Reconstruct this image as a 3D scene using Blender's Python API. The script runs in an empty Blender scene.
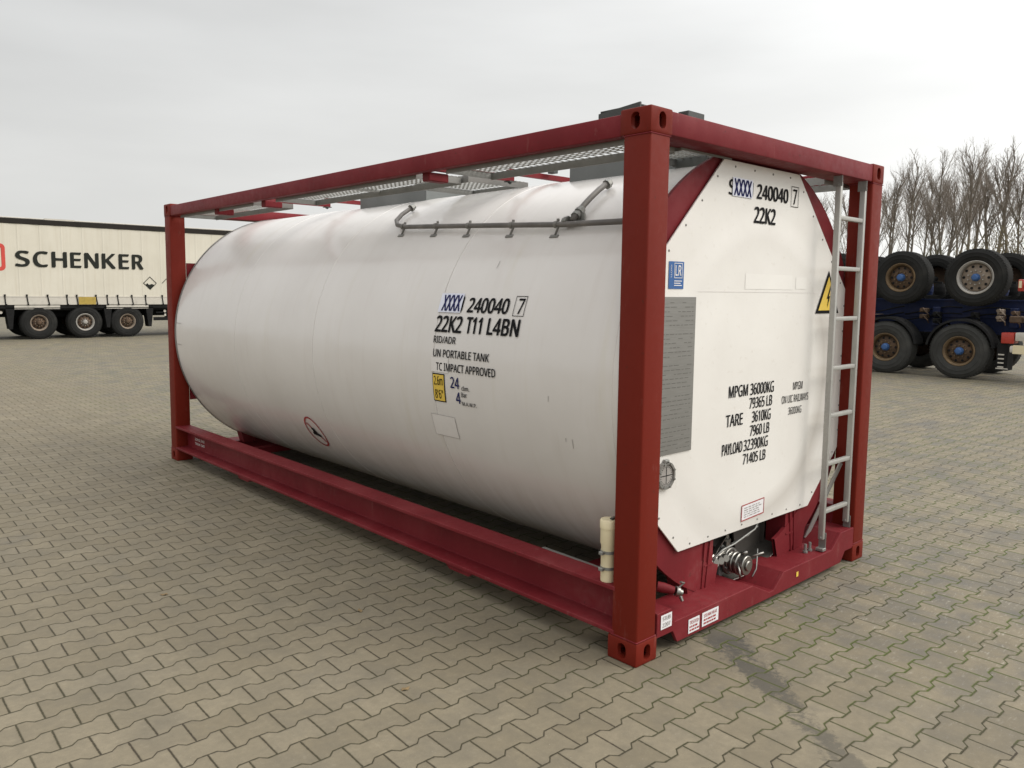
import bpy, bmesh, math, random
from mathutils import Vector, Matrix
R = math.radians
random.seed(7)
SC = bpy.context.scene
COL = SC.collection

# ------------------------------------------------------------------ camera
cam_d = bpy.data.cameras.new('camera'); cam = bpy.data.objects.new('camera', cam_d); COL.objects.link(cam)
cam_d.sensor_width = 36.0; cam_d.lens = 791.1 / 1024 * 36.0
cam_d.shift_x = 11.354 / 1024; cam_d.shift_y = -15.297 / 1024
cam_d.clip_start = 0.05; cam_d.clip_end = 3000
yaw, pit, rol = 0.837125583, -0.0984564225, 0.0104816417
f = Vector((math.cos(pit) * math.cos(yaw), math.cos(pit) * math.sin(yaw), math.sin(pit)))
r0 = f.cross(Vector((0, 0, 1))).normalized(); u0 = r0.cross(f)
r1 = r0 * math.cos(rol) + u0 * math.sin(rol); u1 = u0 * math.cos(rol) - r0 * math.sin(rol)
M = Matrix((r1, u1, -f)).transposed().to_4x4(); M.translation = Vector((-2.87290, -2.21489, 1.76741))
cam.matrix_world = M
SC.camera = cam

# ------------------------------------------------------------------ light
SUN_EL, SUN_AZ = 42.0, -52.0            # azimuth measured from +X towards +Y
w = bpy.data.worlds.new('World'); SC.world = w; w.use_nodes = True
nt = w.node_tree; nt.nodes.clear()
def wn(t, **k):
    n = nt.nodes.new(t)
    for a, b in k.items(): setattr(n, a, b)
    return n
out = wn('ShaderNodeOutputWorld'); bg = wn('ShaderNodeBackground'); bg.inputs['Strength'].default_value = 0.1
sky = wn('ShaderNodeTexSky', sky_type='NISHITA'); sky.sun_disc = False
sky.sun_elevation = R(SUN_EL); sky.sun_rotation = R(90 - SUN_AZ); sky.dust_density = 3.0
tc = wn('ShaderNodeTexCoord'); sep = wn('ShaderNodeSeparateXYZ'); nt.links.new(tc.outputs['Generated'], sep.inputs[0])
ramp = wn('ShaderNodeValToRGB'); nt.links.new(sep.outputs['Z'], ramp.inputs[0])
cr = ramp.color_ramp; cr.elements[0].position = 0.0; cr.elements[0].color = (.86, .86, .835, 1)
cr.elements[1].position = 1.0; cr.elements[1].color = (1, 1, 1, 1)
for pos, c in ((.12, (.85, .85, .83)), (.28, (.77, .775, .765)), (.5, (.75, .75, .75)), (.72, (.82, .82, .82))):
    e = cr.elements.new(pos); e.color = (*c, 1)
# overcast: brighter towards the zenith
mr = wn('ShaderNodeMapRange'); mr.inputs[1].default_value = 0.36; mr.inputs[2].default_value = 0.95
mr.inputs[3].default_value = 1.0; mr.inputs[4].default_value = 1.45; nt.links.new(sep.outputs['Z'], mr.inputs[0])
nz = wn('ShaderNodeTexNoise'); nz.inputs['Scale'].default_value = 2.1; nz.inputs['Detail'].default_value = 6; nz.inputs['Roughness'].default_value = .45
mp = wn('ShaderNodeMapping'); mp.inputs['Scale'].default_value = (1, 1, 4.5); mp.inputs['Rotation'].default_value = (0.1, .15, .3)
nt.links.new(tc.outputs['Generated'], mp.inputs[0]); nt.links.new(mp.outputs[0], nz.inputs['Vector'])
mr2 = wn('ShaderNodeMapRange'); mr2.inputs[1].default_value = .3; mr2.inputs[2].default_value = .7
mr2.inputs[3].default_value = .91; mr2.inputs[4].default_value = 1.10; nt.links.new(nz.outputs[0], mr2.inputs[0])
mm = wn('ShaderNodeMath', operation='MULTIPLY'); nt.links.new(mr.outputs[0], mm.inputs[0]); nt.links.new(mr2.outputs[0], mm.inputs[1])
# the cloud is thinner and brighter on the side where the sun stands
dt_ = wn('ShaderNodeVectorMath', operation='DOT_PRODUCT'); nt.links.new(tc.outputs['Generated'], dt_.inputs[0])
dt_.inputs[1].default_value = (math.cos(R(SUN_EL)) * math.cos(R(SUN_AZ)), math.cos(R(SUN_EL)) * math.sin(R(SUN_AZ)), math.sin(R(SUN_EL)))
gl = wn('ShaderNodeMapRange'); gl.interpolation_type = 'SMOOTHSTEP'; gl.inputs[1].default_value = -.5; gl.inputs[2].default_value = 1.0; gl.inputs[3].default_value = .92; gl.inputs[4].default_value = 1.75
nt.links.new(dt_.outputs['Value'], gl.inputs[0])
mg = wn('ShaderNodeMath', operation='MULTIPLY'); nt.links.new(mm.outputs[0], mg.inputs[0]); nt.links.new(gl.outputs[0], mg.inputs[1])
m10 = wn('ShaderNodeMath', operation='MULTIPLY'); nt.links.new(mg.outputs[0], m10.inputs[0]); m10.inputs[1].default_value = 9.6
vs = wn('ShaderNodeVectorMath', operation='SCALE'); nt.links.new(ramp.outputs[0], vs.inputs[0]); nt.links.new(m10.outputs[0], vs.inputs['Scale'])
vs2 = wn('ShaderNodeVectorMath', operation='SCALE'); nt.links.new(sky.outputs[0], vs2.inputs[0]); vs2.inputs['Scale'].default_value = .05
va = wn('ShaderNodeVectorMath', operation='ADD'); nt.links.new(vs.outputs[0], va.inputs[0]); nt.links.new(vs2.outputs[0], va.inputs[1])
nt.links.new(va.outputs[0], bg.inputs[0]); nt.links.new(bg.outputs[0], out.inputs[0])

sl = bpy.data.lights.new('sun', 'SUN'); sl.energy = 2.0; sl.angle = R(32); sl.color = (1, .955, .88)
so = bpy.data.objects.new('sun', sl); COL.objects.link(so)
sd = Vector((math.cos(R(SUN_EL)) * math.cos(R(SUN_AZ)), math.cos(R(SUN_EL)) * math.sin(R(SUN_AZ)), math.sin(R(SUN_EL))))
so.rotation_euler = sd.to_track_quat('Z', 'Y').to_euler(); so.location = (0, -20, 30)
SC.view_settings.view_transform = 'Standard'; SC.view_settings.look = 'None'
SC.view_settings.gamma = 1; SC.view_settings.use_curve_mapping = False; SC.view_settings.exposure = -0.12

# ------------------------------------------------------------------ materials
class NB:
    """small node-building helper"""
    def __init__(s, name):
        s.m = bpy.data.materials.new(name); s.m.use_nodes = True; s.t = s.m.node_tree
        s.b = s.t.nodes['Principled BSDF']; s.tc = None
    def n(s, typ, ins=None, **k):
        n = s.t.nodes.new(typ)
        for a, b in k.items(): setattr(n, a, b)
        for i, v in (ins or {}).items(): s.put(n.inputs[i], v)
        return n
    def put(s, sock, v):
        if hasattr(v, 'is_output'): s.t.links.new(v, sock)
        else: sock.default_value = v
    def math(s, op, a, b=0.0, c=None, clamp=False):
        n = s.n('ShaderNodeMath', operation=op, use_clamp=clamp); s.put(n.inputs[0], a); s.put(n.inputs[1], b)
        if c is not None: s.put(n.inputs[2], c)
        return n.outputs[0]
    def obj(s):
        if not s.tc: s.tc = s.n('ShaderNodeTexCoord')
        return s.tc.outputs['Object']
    def noise(s, scale, detail=4, rough=.55, vec=None, stretch=None):
        v = vec or s.obj()
        if stretch: v = s.n('ShaderNodeMapping', {0: v, 'Scale': stretch}).outputs[0]
        return s.n('ShaderNodeTexNoise', {'Vector': v, 'Scale': scale, 'Detail': detail, 'Roughness': rough}).outputs[0]
    def rng(s, v, a, b, c, d, smooth=False):
        n = s.n('ShaderNodeMapRange', {0: v, 1: a, 2: b, 3: c, 4: d})
        if smooth: n.interpolation_type = 'SMOOTHSTEP'
        return n.outputs[0]
    def mix(s, fac, a, b, blend='MIX'):
        n = s.n('ShaderNodeMix', data_type='RGBA', blend_type=blend)
        s.put(n.inputs[0], fac); s.put(n.inputs[6], a if hasattr(a, 'is_output') else (*a[:3], 1)); s.put(n.inputs[7], b if hasattr(b, 'is_output') else (*b[:3], 1))
        return n.outputs[2]
    def bump(s, h, strength=.2, dist=.01):
        n = s.n('ShaderNodeBump', {'Height': h, 'Strength': strength, 'Distance': dist}); s.t.links.new(n.outputs[0], s.b.inputs['Normal'])

def paint(name, col, rough=.45, var=.18, scale=3, dirt=None, dirt_amt=.3, metal=0, bump=.0, spec=.5, stretch=None, coat=0, chips=0):
    b = NB(name)
    n1 = b.noise(scale, 6, .6, stretch=stretch); n2 = b.noise(scale * 9, 3, .6)
    c1 = tuple(max(0, x * (1 - var)) for x in col); c2 = tuple(min(1, x * (1 + var)) for x in col)
    c = b.mix(b.rng(n1, .3, .7, 0, 1), c1, c2)
    if dirt:
        dm = b.math('MULTIPLY', b.rng(n1, .5, .75, 0, 1), b.rng(n2, .35, .65, .2, 1))
        c = b.mix(b.math('MULTIPLY', dm, dirt_amt), c, dirt)
    if chips:
        n3 = b.noise(34, 5, .75); n4 = b.noise(4.0, 3, .6); n5 = b.noise(11, 6, .8, stretch=(1, 1, .25))
        cm = b.math('MULTIPLY', b.rng(n3, .625, .65, 0, 1), b.rng(n4, .40, .58, 0, chips)); c = b.mix(cm, c, (.045, .022, .014))
        c = b.mix(b.math('MULTIPLY', b.rng(n5, .60, .72, 0, 1), .30 * chips), c, (.34, .20, .17))
        c = b.mix(b.math('MULTIPLY', b.rng(n5, .40, .26, 0, 1), .5 * chips), c, (.06, .014, .012))
    b.put(b.b.inputs['Base Color'], c)
    b.put(b.b.inputs['Roughness'], b.rng(n2, .2, .8, max(.03, rough - .1), min(1, rough + .12)))
    b.b.inputs['Metallic'].default_value = metal; b.b.inputs['Specular IOR Level'].default_value = spec
    b.b.inputs['Coat Weight'].default_value = coat; b.b.inputs['Coat Roughness'].default_value = .2
    if bump: b.bump(n2, bump, .004)
    return b.m

M_red = paint(chips=.5, name='paint_red_posts', col=(.152, .0140, .0068), rough=.55, var=.12, scale=2.2, dirt=(.12, .03, .025), dirt_amt=.35, bump=.06, stretch=(1, 1, .35), spec=.16)
M_mar = paint(chips=.8, name='paint_red_frame', col=(.160, .0150, .0195), rough=.55, var=.15, scale=2.5, dirt=(.24, .10, .095), dirt_amt=.30, bump=.08, spec=.18)
M_steel = paint('galvanised_steel', (.27, .27, .255), .5, .15, 6, (.17, .15, .13), .3, metal=.6)
M_alu = paint('ladder_aluminium', (.40, .395, .37), .5, .1, 9, (.25, .23, .20), .4, metal=.45)
M_bright = paint('stainless_steel', (.30, .29, .27), .38, .25, 14, (.07, .06, .05), .7, metal=1)
M_dull = paint('grey_cladding', (.21, .205, .19), .5, .15, 3, (.12, .10, .08), .5, metal=.3)
M_box = paint('grey_spill_box', (.16, .17, .165), .4, .1, 3, (.26, .26, .25), .3, metal=.4)
M_dark = paint('dark_plate', (.05, .055, .052), .5, .15, 5)
M_blk = paint('black_rubber_parts', (.012, .012, .012), .75, .2, 5, (.04, .035, .03), .4, spec=.15)
M_ink = paint('black_lettering', (.007, .007, .008), .7, .1, 9, spec=.15)
M_blueink = paint('blue_lettering', (.012, .015, .085), .7, .1, 9, spec=.15)
M_pipe = paint('steam_pipe_grey', (.15, .14, .13), .5, .2, 7, (.3, .27, .23), .4, metal=.2)
M_cream = paint('cream_plastic', (.70, .61, .40), .4, .06, 5, (.4, .32, .2), .3)
M_sticker = paint('white_sticker', (.74, .73, .74), .35, .05, 12)
M_lilac = paint('pale_blue_sticker', (.66, .68, .78), .35, .04, 12)
M_yel = paint('yellow_sticker', (.72, .50, .07), .4, .06, 10)
M_yeld = paint('dirty_yellow_plate', (.38, .27, .05), .5, .2, 8, (.2, .15, .05), .5)
M_blue = paint('blue_sticker', (.02, .10, .30), .35, .05, 8)
M_redst = paint('red_sticker_ink', (.35, .03, .03), .4, .1, 8)
M_label = paint('faded_label', (.70, .67, .64), .5, .04, 8)
M_line = paint('label_edge_grey', (.30, .28, .26), .5, .1, 8)

def mat_tank():
    b = NB('white_tank_cladding')
    st = b.noise(2.2, 5, .6, stretch=(.6, 5.0, .55)); bl = b.noise(1.1, 4, .6); fine = b.noise(60, 2, .5, stretch=(.2, 1, .2))
    c = b.mix(b.rng(bl, .3, .7, 0, 1), (.640, .610, .578), (.695, .668, .638))
    c = b.mix(b.math('MULTIPLY', b.rng(st, .55, .85, 0, 1), .18), c, (.45, .38, .32))
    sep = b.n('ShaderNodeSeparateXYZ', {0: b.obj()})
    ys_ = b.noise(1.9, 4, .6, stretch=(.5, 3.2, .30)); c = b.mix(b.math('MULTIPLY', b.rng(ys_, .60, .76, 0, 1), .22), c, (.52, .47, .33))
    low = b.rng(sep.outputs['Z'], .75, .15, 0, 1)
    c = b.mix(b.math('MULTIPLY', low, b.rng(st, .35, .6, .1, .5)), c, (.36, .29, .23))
    b.put(b.b.inputs['Base Color'], c)
    b.put(b.b.inputs['Roughness'], b.rng(bl, .3, .7, .15, .27)); b.b.inputs['Specular IOR Level'].default_value = .55
    dn = b.noise(1.7, 3, .5, stretch=(1, .8, 1))
    h = b.math('ADD', b.math('MULTIPLY', dn, 1.0), b.math('MULTIPLY', fine, .02)); b.bump(h, .30, .02)
    return b.m
M_tank = mat_tank()

def mat_panel():
    b = NB('white_end_panel')
    n1 = b.noise(1.6, 5, .6); n2 = b.noise(26, 3, .6)
    c = b.mix(b.rng(n1, .3, .7, 0, 1), (.70, .675, .635), (.765, .745, .705))
    c = b.mix(b.math('MULTIPLY', b.rng(n2, .62, .75, 0, 1), .25), c, (.5, .45, .38))
    # dish seam: large ring of darker colour on the sheet, strongest at lower right
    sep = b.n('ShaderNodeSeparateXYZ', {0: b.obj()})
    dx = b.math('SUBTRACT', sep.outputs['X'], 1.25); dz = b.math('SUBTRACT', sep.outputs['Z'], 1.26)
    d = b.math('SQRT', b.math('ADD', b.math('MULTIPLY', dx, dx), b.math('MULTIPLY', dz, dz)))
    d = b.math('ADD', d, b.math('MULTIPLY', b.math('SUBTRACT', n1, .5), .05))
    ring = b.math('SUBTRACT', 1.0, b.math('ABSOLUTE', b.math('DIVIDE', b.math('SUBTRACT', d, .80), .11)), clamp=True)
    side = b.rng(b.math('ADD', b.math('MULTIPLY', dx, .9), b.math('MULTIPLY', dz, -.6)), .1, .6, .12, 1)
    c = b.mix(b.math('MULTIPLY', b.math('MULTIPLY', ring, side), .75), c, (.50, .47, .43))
    b.put(b.b.inputs['Base Color'], c); b.b.inputs['Roughness'].default_value = .36
    b.bump(b.math('ADD', b.math('MULTIPLY', n1, .25), b.rng(d, .80, .98, 1, 0, True)), .8, .012)
    return b.m
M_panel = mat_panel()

def mat_plate():
    b = NB('brushed_data_plate')
    n = b.noise(30, 4, .7, stretch=(.25, 1, 6)); n2 = b.noise(3, 4, .6)
    c = b.mix(b.rng(n, .3, .7, 0, 1), (.235, .23, .215), (.29, .285, .27)); c = b.mix(b.rng(n2, .4, .7, 0, .35), c, (.20, .195, .18))
    b.put(b.b.inputs['Base Color'], c); b.b.inputs['Metallic'].default_value = .6; b.b.inputs['Roughness'].default_value = .45
    return b.m
M_plate = mat_plate()

def mat_grating():
    b = NB('perforated_walkway')
    # real openings are cut in the mesh; this is only the dull aluminium
    n = b.noise(20, 3, .6); c = b.mix(b.rng(n, .3, .7, 0, 1), (.33, .33, .31), (.45, .45, .42))
    b.put(b.b.inputs['Base Color'], c); b.b.inputs['Metallic'].default_value = .35; b.b.inputs['Roughness'].default_value = .5
    return b.m
M_grat = mat_grating()

def mat_ground():
    b = NB('concrete_block_paving')
    P, H, A = .2062, .1402, .0125
    rot = b.n('ShaderNodeMapping', {0: b.obj(), 'Rotation': (0, 0, R(1.2)), 'Location': (.0, .0, 0)})
    # anchor
    sep = b.n('ShaderNodeSeparateXYZ', {0: rot.outputs[0]})
    wob = b.noise(2.0, 2, .5); 
    ax = -1.979 * math.cos(R(1.2)) - 1.117 * math.sin(R(1.2)); ay = -1.979 * math.sin(R(1.2)) + 1.117 * math.cos(R(1.2))
    u = b.math('SUBTRACT', sep.outputs['X'], ax); v = b.math('SUBTRACT', sep.outputs['Y'], ay - H / 2)
    u = b.math('ADD', u, b.math('MULTIPLY', b.math('SUBTRACT', wob, .5), .02))
    cosu = b.math('COSINE', b.math('MULTIPLY', u, 2 * math.pi / P))
    T = b.math('MAXIMUM', b.math('MINIMUM', b.math('MULTIPLY', cosu, 2.6), 1.0), -1.0)
    j = b.math('ROUND', b.math('DIVIDE', v, H))
    par = b.math('FLOORED_MODULO', j, 2.0)
    sg = b.math('SUBTRACT', 1.0, b.math('MULTIPLY', par, 2.0))          # (-1)^j
    Bj = b.math('SUBTRACT', b.math('MULTIPLY', j, H), b.math('MULTIPLY', b.math('MULTIPLY', sg, T), A))
    dv = b.math('SUBTRACT', v, Bj); drow = b.math('ABSOLUTE', dv)
    row = b.math('ADD', j, b.math('SUBTRACT', b.math('GREATER_THAN', dv, 0.0), 1.0))
    rpar = b.math('FLOORED_MODULO', row, 2.0)
    uu = b.math('SUBTRACT', b.math('DIVIDE', u, P), b.math('MULTIPLY', rpar, .5))
    k = b.math('FLOOR', uu); fr = b.math('SUBTRACT', uu, k)
    du = b.math('MULTIPLY', b.math('SUBTRACT', .5, b.math('ABSOLUTE', b.math('SUBTRACT', fr, .5))), P)
    d = b.math('MINIMUM', drow, du)
    idv = b.n('ShaderNodeCombineXYZ', {0: k, 1: row, 2: 0.0})
    wn_ = b.n('ShaderNodeTexWhiteNoise', {'Vector': idv.outputs[0]}, noise_dimensions='3D'); rnd = wn_.outputs['Value']
    jn = b.noise(55, 2, .6)
    jw = b.rng(jn, .3, .7, .0012, .0036)
    joint = b.n('ShaderNodeMapRange', {0: d, 1: jw, 2: b.math('ADD', jw, .0022), 3: 1.0, 4: 0.0}).outputs[0]
    soft = b.rng(d, .0, .014, 1, 0, True)
    # block colour
    big = b.noise(.35, 5, .6); mid = b.noise(4.5, 5, .65); grit = b.noise(420, 2, .7); grit2 = b.noise(90, 3, .7)
    c = b.mix(b.rng(big, .3, .7, 0, 1), (.220, .184, .120), (.290, .247, .170))
    c = b.mix(b.rng(rnd, 0, 1, 0, .8), c, (.192, .158, .100))
    grey = b.math('MULTIPLY', b.rng(rnd, .72, .9, 0, 1), b.rng(sep.outputs['X'], .4, 2.2, .0, .75))
    c = b.mix(b.math('MULTIPLY', grey, .6), c, (.165, .163, .152))
    c = b.mix(b.rng(mid, .42, .72, 0, .55), c, (.135, .116, .080))
    m3 = b.noise(28, 4, .7); c = b.mix(b.rng(m3, .35, .7, 0, .38), c, (.125, .108, .076)); c = b.mix(b.rng(m3, .40, .2, 0, .35), c, (.33, .30, .235))
    c = b.mix(b.rng(grit, .25, .75, 0, 1), c, b.mix(.5, c, (.10, .09, .07)), 'MIX')
    c = b.mix(b.math('MULTIPLY', b.rng(grit2, .66, .74, 0, 1), .5), c, (.36, .34, .29))
    # oily tyre stain running from the bottom rail towards the viewer
    gp = b.n('ShaderNodeSeparateXYZ', {0: b.obj()})
    sn = b.noise(6, 5, .7); sn2 = b.noise(1.2, 3, .5)
    # line through (.62,-.08) direction (-.60,-.80)
    ex = b.math('SUBTRACT', gp.outputs['X'], .64); ey = b.math('SUBTRACT', gp.outputs['Y'], -.06)
    perp = b.math('ADD', b.math('MULTIPLY', ex, .83), b.math('MULTIPLY', ey, -.557))
    perp = b.math('ADD', perp, b.math('MULTIPLY', b.math('SUBTRACT', sn, .5), .22)); sn4 = b.noise(34, 4, .7)
    along = b.math('ADD', b.math('MULTIPLY', ex, -.557), b.math('MULTIPLY', ey, -.83))
    wdt = b.rng(along, .0, .9, .20, .11); core = b.rng(b.math('DIVIDE', b.math('ABSOLUTE', perp), wdt), .1, 1.0, 1, 0, True)
    core = b.math('MULTIPLY', core, b.rng(b.n('ShaderNodeTexWhiteNoise', {'Vector': b.n('ShaderNodeCombineXYZ', {0: k, 1: row, 2: 3.0}).outputs[0]}, noise_dimensions='3D').outputs['Value'], 0, 1, .55, 1.15))
    stain = b.rng(b.math('ADD', core, b.math('MULTIPLY', b.math('SUBTRACT', sn4, .5), 2.2)), .36, .85, 0, .95)
    stain = b.math('MULTIPLY', stain, b.math('MULTIPLY', b.rng(along, -.15, .05, 0, 1), b.rng(along, .3, 1.7, .88, .35)))
    # finer worn scars and pale scratches on the side where vehicles turn
    scar = b.math('MULTIPLY', b.rng(b.noise(16, 5, .75, stretch=(1, 3.2, 1)), .56, .66, 0, 1), b.rng(gp.outputs['X'], .2, 1.5, 0, .7))
    c = b.mix(scar, c, (.34, .315, .26))
    blot = b.math('MULTIPLY', b.rng(b.noise(2.3, 5, .7), .47, .62, 0, 1), b.rng(gp.outputs['X'], .2, 1.8, .12, .62))
    c = b.mix(blot, c, (.105, .102, .094))
    c = b.mix(stain, c, (.058, .055, .048))
    # scattered dark scuffs
    sc = b.noise(.9, 6, .7); c = b.mix(b.rng(sc, .60, .72, 0, .5), c, (.11, .105, .095))
    # joints: dirt, with moss to the right
    moss = b.math('MULTIPLY', b.rng(b.noise(1.3, 4, .6), .38, .56, 0, 1), b.rng(gp.outputs['X'], -.6, .8, .12, 1))
    jc = b.mix(moss, (.045, .036, .022), (.062, .080, .012))
    c = b.mix(b.math('MULTIPLY', soft, .18), c, (.12, .10, .06))
    spread = b.math('MULTIPLY', b.math('MULTIPLY', b.rng(d, .002, .010, 1, 0), moss), .65); c = b.mix(spread, c, jc)
    c = b.mix(joint, c, jc)
    b.put(b.b.inputs['Base Color'], c); b.b.inputs['Roughness'].default_value = .78; b.b.inputs['Specular IOR Level'].default_value = .35
    h = b.math('SUBTRACT', b.math('MULTIPLY', b.rng(d, .001, .007, 0, 1, True), 1.0), b.math('MULTIPLY', grit, .10))
    h = b.math('ADD', h, b.math('MULTIPLY', rnd, .25)); h = b.math('ADD', h, b.math('MULTIPLY', b.math('MULTIPLY', b.math('SUBTRACT', rnd, .5), b.math('SUBTRACT', fr, .5)), 1.6)); h = b.math('ADD', h, b.math('MULTIPLY', grit2, .25))
    b.bump(h, .55, .006)
    return b.m
M_ground = mat_ground()

def mat_curtain():
    b = NB('cream_curtain')
    s = b.noise(1.5, 5, .65, stretch=(6, 1, .3)); big = b.noise(.6, 4, .6)
    c = b.mix(b.rng(big, .3, .7, 0, 1), (.555, .52, .43), (.63, .595, .505))
    c = b.mix(b.math('MULTIPLY', b.rng(s, .5, .75, 0, 1), .4), c, (.46, .40, .30))
    sep = b.n('ShaderNodeSeparateXYZ', {0: b.obj()})
    fr = b.math('FRACT', b.math('DIVIDE', b.math('ADD', sep.outputs['X'], 5.0), .64)); pole = b.math('ABSOLUTE', b.math('SUBTRACT', fr, .5))
    b.put(b.b.inputs['Base Color'], c); b.b.inputs['Roughness'].default_value = .5
    h = b.math('ADD', b.math('MULTIPLY', b.rng(pole, 0, .06, 1, 0, True), .5), b.math('MULTIPLY', s, .4)); b.bump(h, .5, .03)
    return b.m
M_curt = mat_curtain()
M_tyre = paint('tyre_rubber', (.022, .022, .021), .85, .2, 3, (.045, .042, .036), .5, bump=.1, spec=.12)
M_tyre_g = paint('dusty_tyre_rubber', (.046, .046, .043), .85, .2, 3, (.08, .075, .065), .5, bump=.1, spec=.15)
M_rust = paint('rusty_rim', (.185, .13, .075), .7, .3, 6, (.32, .24, .13), .6)
M_brn = paint('brown_rim', (.21, .165, .125), .7, .3, 6, (.30, .26, .21), .7)
M_brz = paint('bronze_rusty_rim', (.125, .080, .038), .7, .35, 5, (.24, .17, .09), .7)
M_rustd = paint('dark_rusty_disc', (.075, .045, .025), .8, .3, 8, (.15, .09, .05), .6)
M_rim = paint('silver_rim', (.36, .34, .31), .5, .15, 6, (.25, .19, .13), .5, metal=.3)
M_bhub = paint('blue_hub_cap', (.03, .09, .24), .5, .1, 8)
M_bfr = paint('blue_chassis_paint', (.006, .015, .062), .6, .3, 2.2, (.05, .035, .025), .7, spec=.3)
M_wtrim = paint('dirty_white_trim', (.52, .49, .43), .5, .15, 4, (.25, .2, .15), .5)
M_dkbar = paint('dark_roof_bar', (.020, .017, .014), .7, .15, 4, spec=.2)
M_lred = paint('red_lamp_lens', (.40, .04, .025), .3, .15, 8, (.1, .05, .04), .5)
M_logo = paint('red_logo_print', (.52, .05, .035), .5, .08, 4)
M_letter = paint('truck_lettering', (.018, .020, .016), .7, .12, 4, spec=.2)
M_bark = paint('grey_brown_bark', (.165, .140, .112), .9, .25, 1.5, (.12, .13, .07), .4)
M_twig = paint('brown_twigs', (.235, .200, .168), .9, .2, .6)
M_bush = paint('dull_olive_twigs', (.15, .125, .07), .9, .3, .8)
M_bushg = paint('dull_green_shrub', (.085, .092, .045), .9, .3, .8)
M_leaf = paint('dry_leaf', (.19, .13, .06), .8, .3, 20)

# ------------------------------------------------------------------ geometry helpers
def new_obj(name, bm, mat, parent=None, smooth=False, mats=None):
    me = bpy.data.meshes.new(name); bm.normal_update(); bm.to_mesh(me); bm.free()
    for m in (mats or [mat]): me.materials.append(m)
    if smooth:
        for p in me.polygons: p.use_smooth = True
        if smooth != 'all': me.set_sharp_from_angle(angle=R(35))
    o = bpy.data.objects.new(name, me); COL.objects.link(o)
    if parent: o.parent = parent
    return o
def empty(name, loc=(0, 0, 0), rz=0, label=None, cat=None, group=None):
    o = bpy.data.objects.new(name, None); COL.objects.link(o); o.location = loc; o.rotation_euler = (0, 0, rz)
    o.empty_display_size = .2
    if label: o['label'] = label
    if cat: o['category'] = cat
    if group: o['group'] = group
    return o
def tag(o, label=None, cat=None, group=None, kind=None):
    for k, v in (('label', label), ('category', cat), ('group', group), ('kind', kind)):
        if v: o[k] = v
    return o
def copy_tree(o, parent=None):
    c = o.copy(); COL.objects.link(c); c.parent = parent
    for ch in list(o.children): copy_tree(ch, c)
    return c
def box(bm, a, b, bev=0, seg=2, rot=None, cen=None):
    a, b = Vector(a), Vector(b); lo = Vector(map(min, a, b)); hi = Vector(map(max, a, b))
    g = bmesh.ops.create_cube(bm, size=1)['verts']
    for v in g: v.co = Vector((lo[i] + (v.co[i] + .5) * (hi[i] - lo[i]) for i in range(3)))
    if bev:
        es = list({e for v in g for e in v.link_edges})
        res = bmesh.ops.bevel(bm, geom=es, offset=bev, segments=seg, affect='EDGES', profile=.5)
        g = list({v for f_ in res['faces'] for v in f_.verts} | {v for v in g if v.is_valid})
    if rot is not None:
        c = Vector(cen) if cen is not None else (lo + hi) / 2
        bmesh.ops.rotate(bm, verts=g, cent=c, matrix=rot)
    return g
def beam(bm, p, q, wd, ht, up=(0, 0, 1), bev=0):
    """rectangular bar from p to q"""
    p, q = Vector(p), Vector(q); d = (q - p); L = d.length; d.normalize()
    s = d.cross(Vector(up)).normalized(); u = s.cross(d)
    g = bmesh.ops.create_cube(bm, size=1)['verts']
    for v in g: v.co = Vector((v.co.x * wd, v.co.y * L, v.co.z * ht))
    if bev:
        es = list({e for v in g for e in v.link_edges}); res = bmesh.ops.bevel(bm, geom=es, offset=bev, segments=2, affect='EDGES', profile=.5)
        g = list({v for f_ in res['faces'] for v in f_.verts} | {v for v in g if v.is_valid})
    m = Matrix((s, d, u)).transposed()
    for v in g: v.co = m @ v.co + (p + q) / 2
    return g
def tube(bm, pts, rad, n=10, cap=True):
    pts = [Vector(p) for p in pts]; rads = rad if isinstance(rad, (list, tuple)) else [rad] * len(pts)
    rings = []; up = None
    for i, p in enumerate(pts):
        d = (pts[min(i + 1, len(pts) - 1)] - pts[max(i - 1, 0)]).normalized()
        if up is None: up = d.orthogonal().normalized()
        up = (up - d * up.dot(d)).normalized(); s = d.cross(up)
        rings.append([bm.verts.new(p + (up * math.cos(2 * math.pi * k / n) + s * math.sin(2 * math.pi * k / n)) * rads[i]) for k in range(n)])
    for a, b in zip(rings, rings[1:]):
        for k in range(n): bm.faces.new((a[k], a[(k + 1) % n], b[(k + 1) % n], b[k]))
    if cap: bm.faces.new(rings[0][::-1]); bm.faces.new(rings[-1])
def prism(bm, poly, axis, a, b, bev=0):
    """extrude a 2-D polygon along an axis between a and b. axis y: poly is (x,z); axis x: (y,z); axis z: (x,y)"""
    def P(p, t): return {'y': (p[0], t, p[1]), 'x': (t, p[0], p[1]), 'z': (p[0], p[1], t)}[axis]
    A = [bm.verts.new(P(p, a)) for p in poly]; B = [bm.verts.new(P(p, b)) for p in poly]; n = len(poly)
    fs = [bm.faces.new(A), bm.faces.new(B[::-1])] + [bm.faces.new((A[i], B[i], B[(i + 1) % n], A[(i + 1) % n])) for i in range(n)]
    bmesh.ops.recalc_face_normals(bm, faces=fs)
    if bev:
        es = list({e for v in A + B for e in v.link_edges}); bmesh.ops.bevel(bm, geom=es, offset=bev, segments=1, affect='EDGES')
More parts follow.
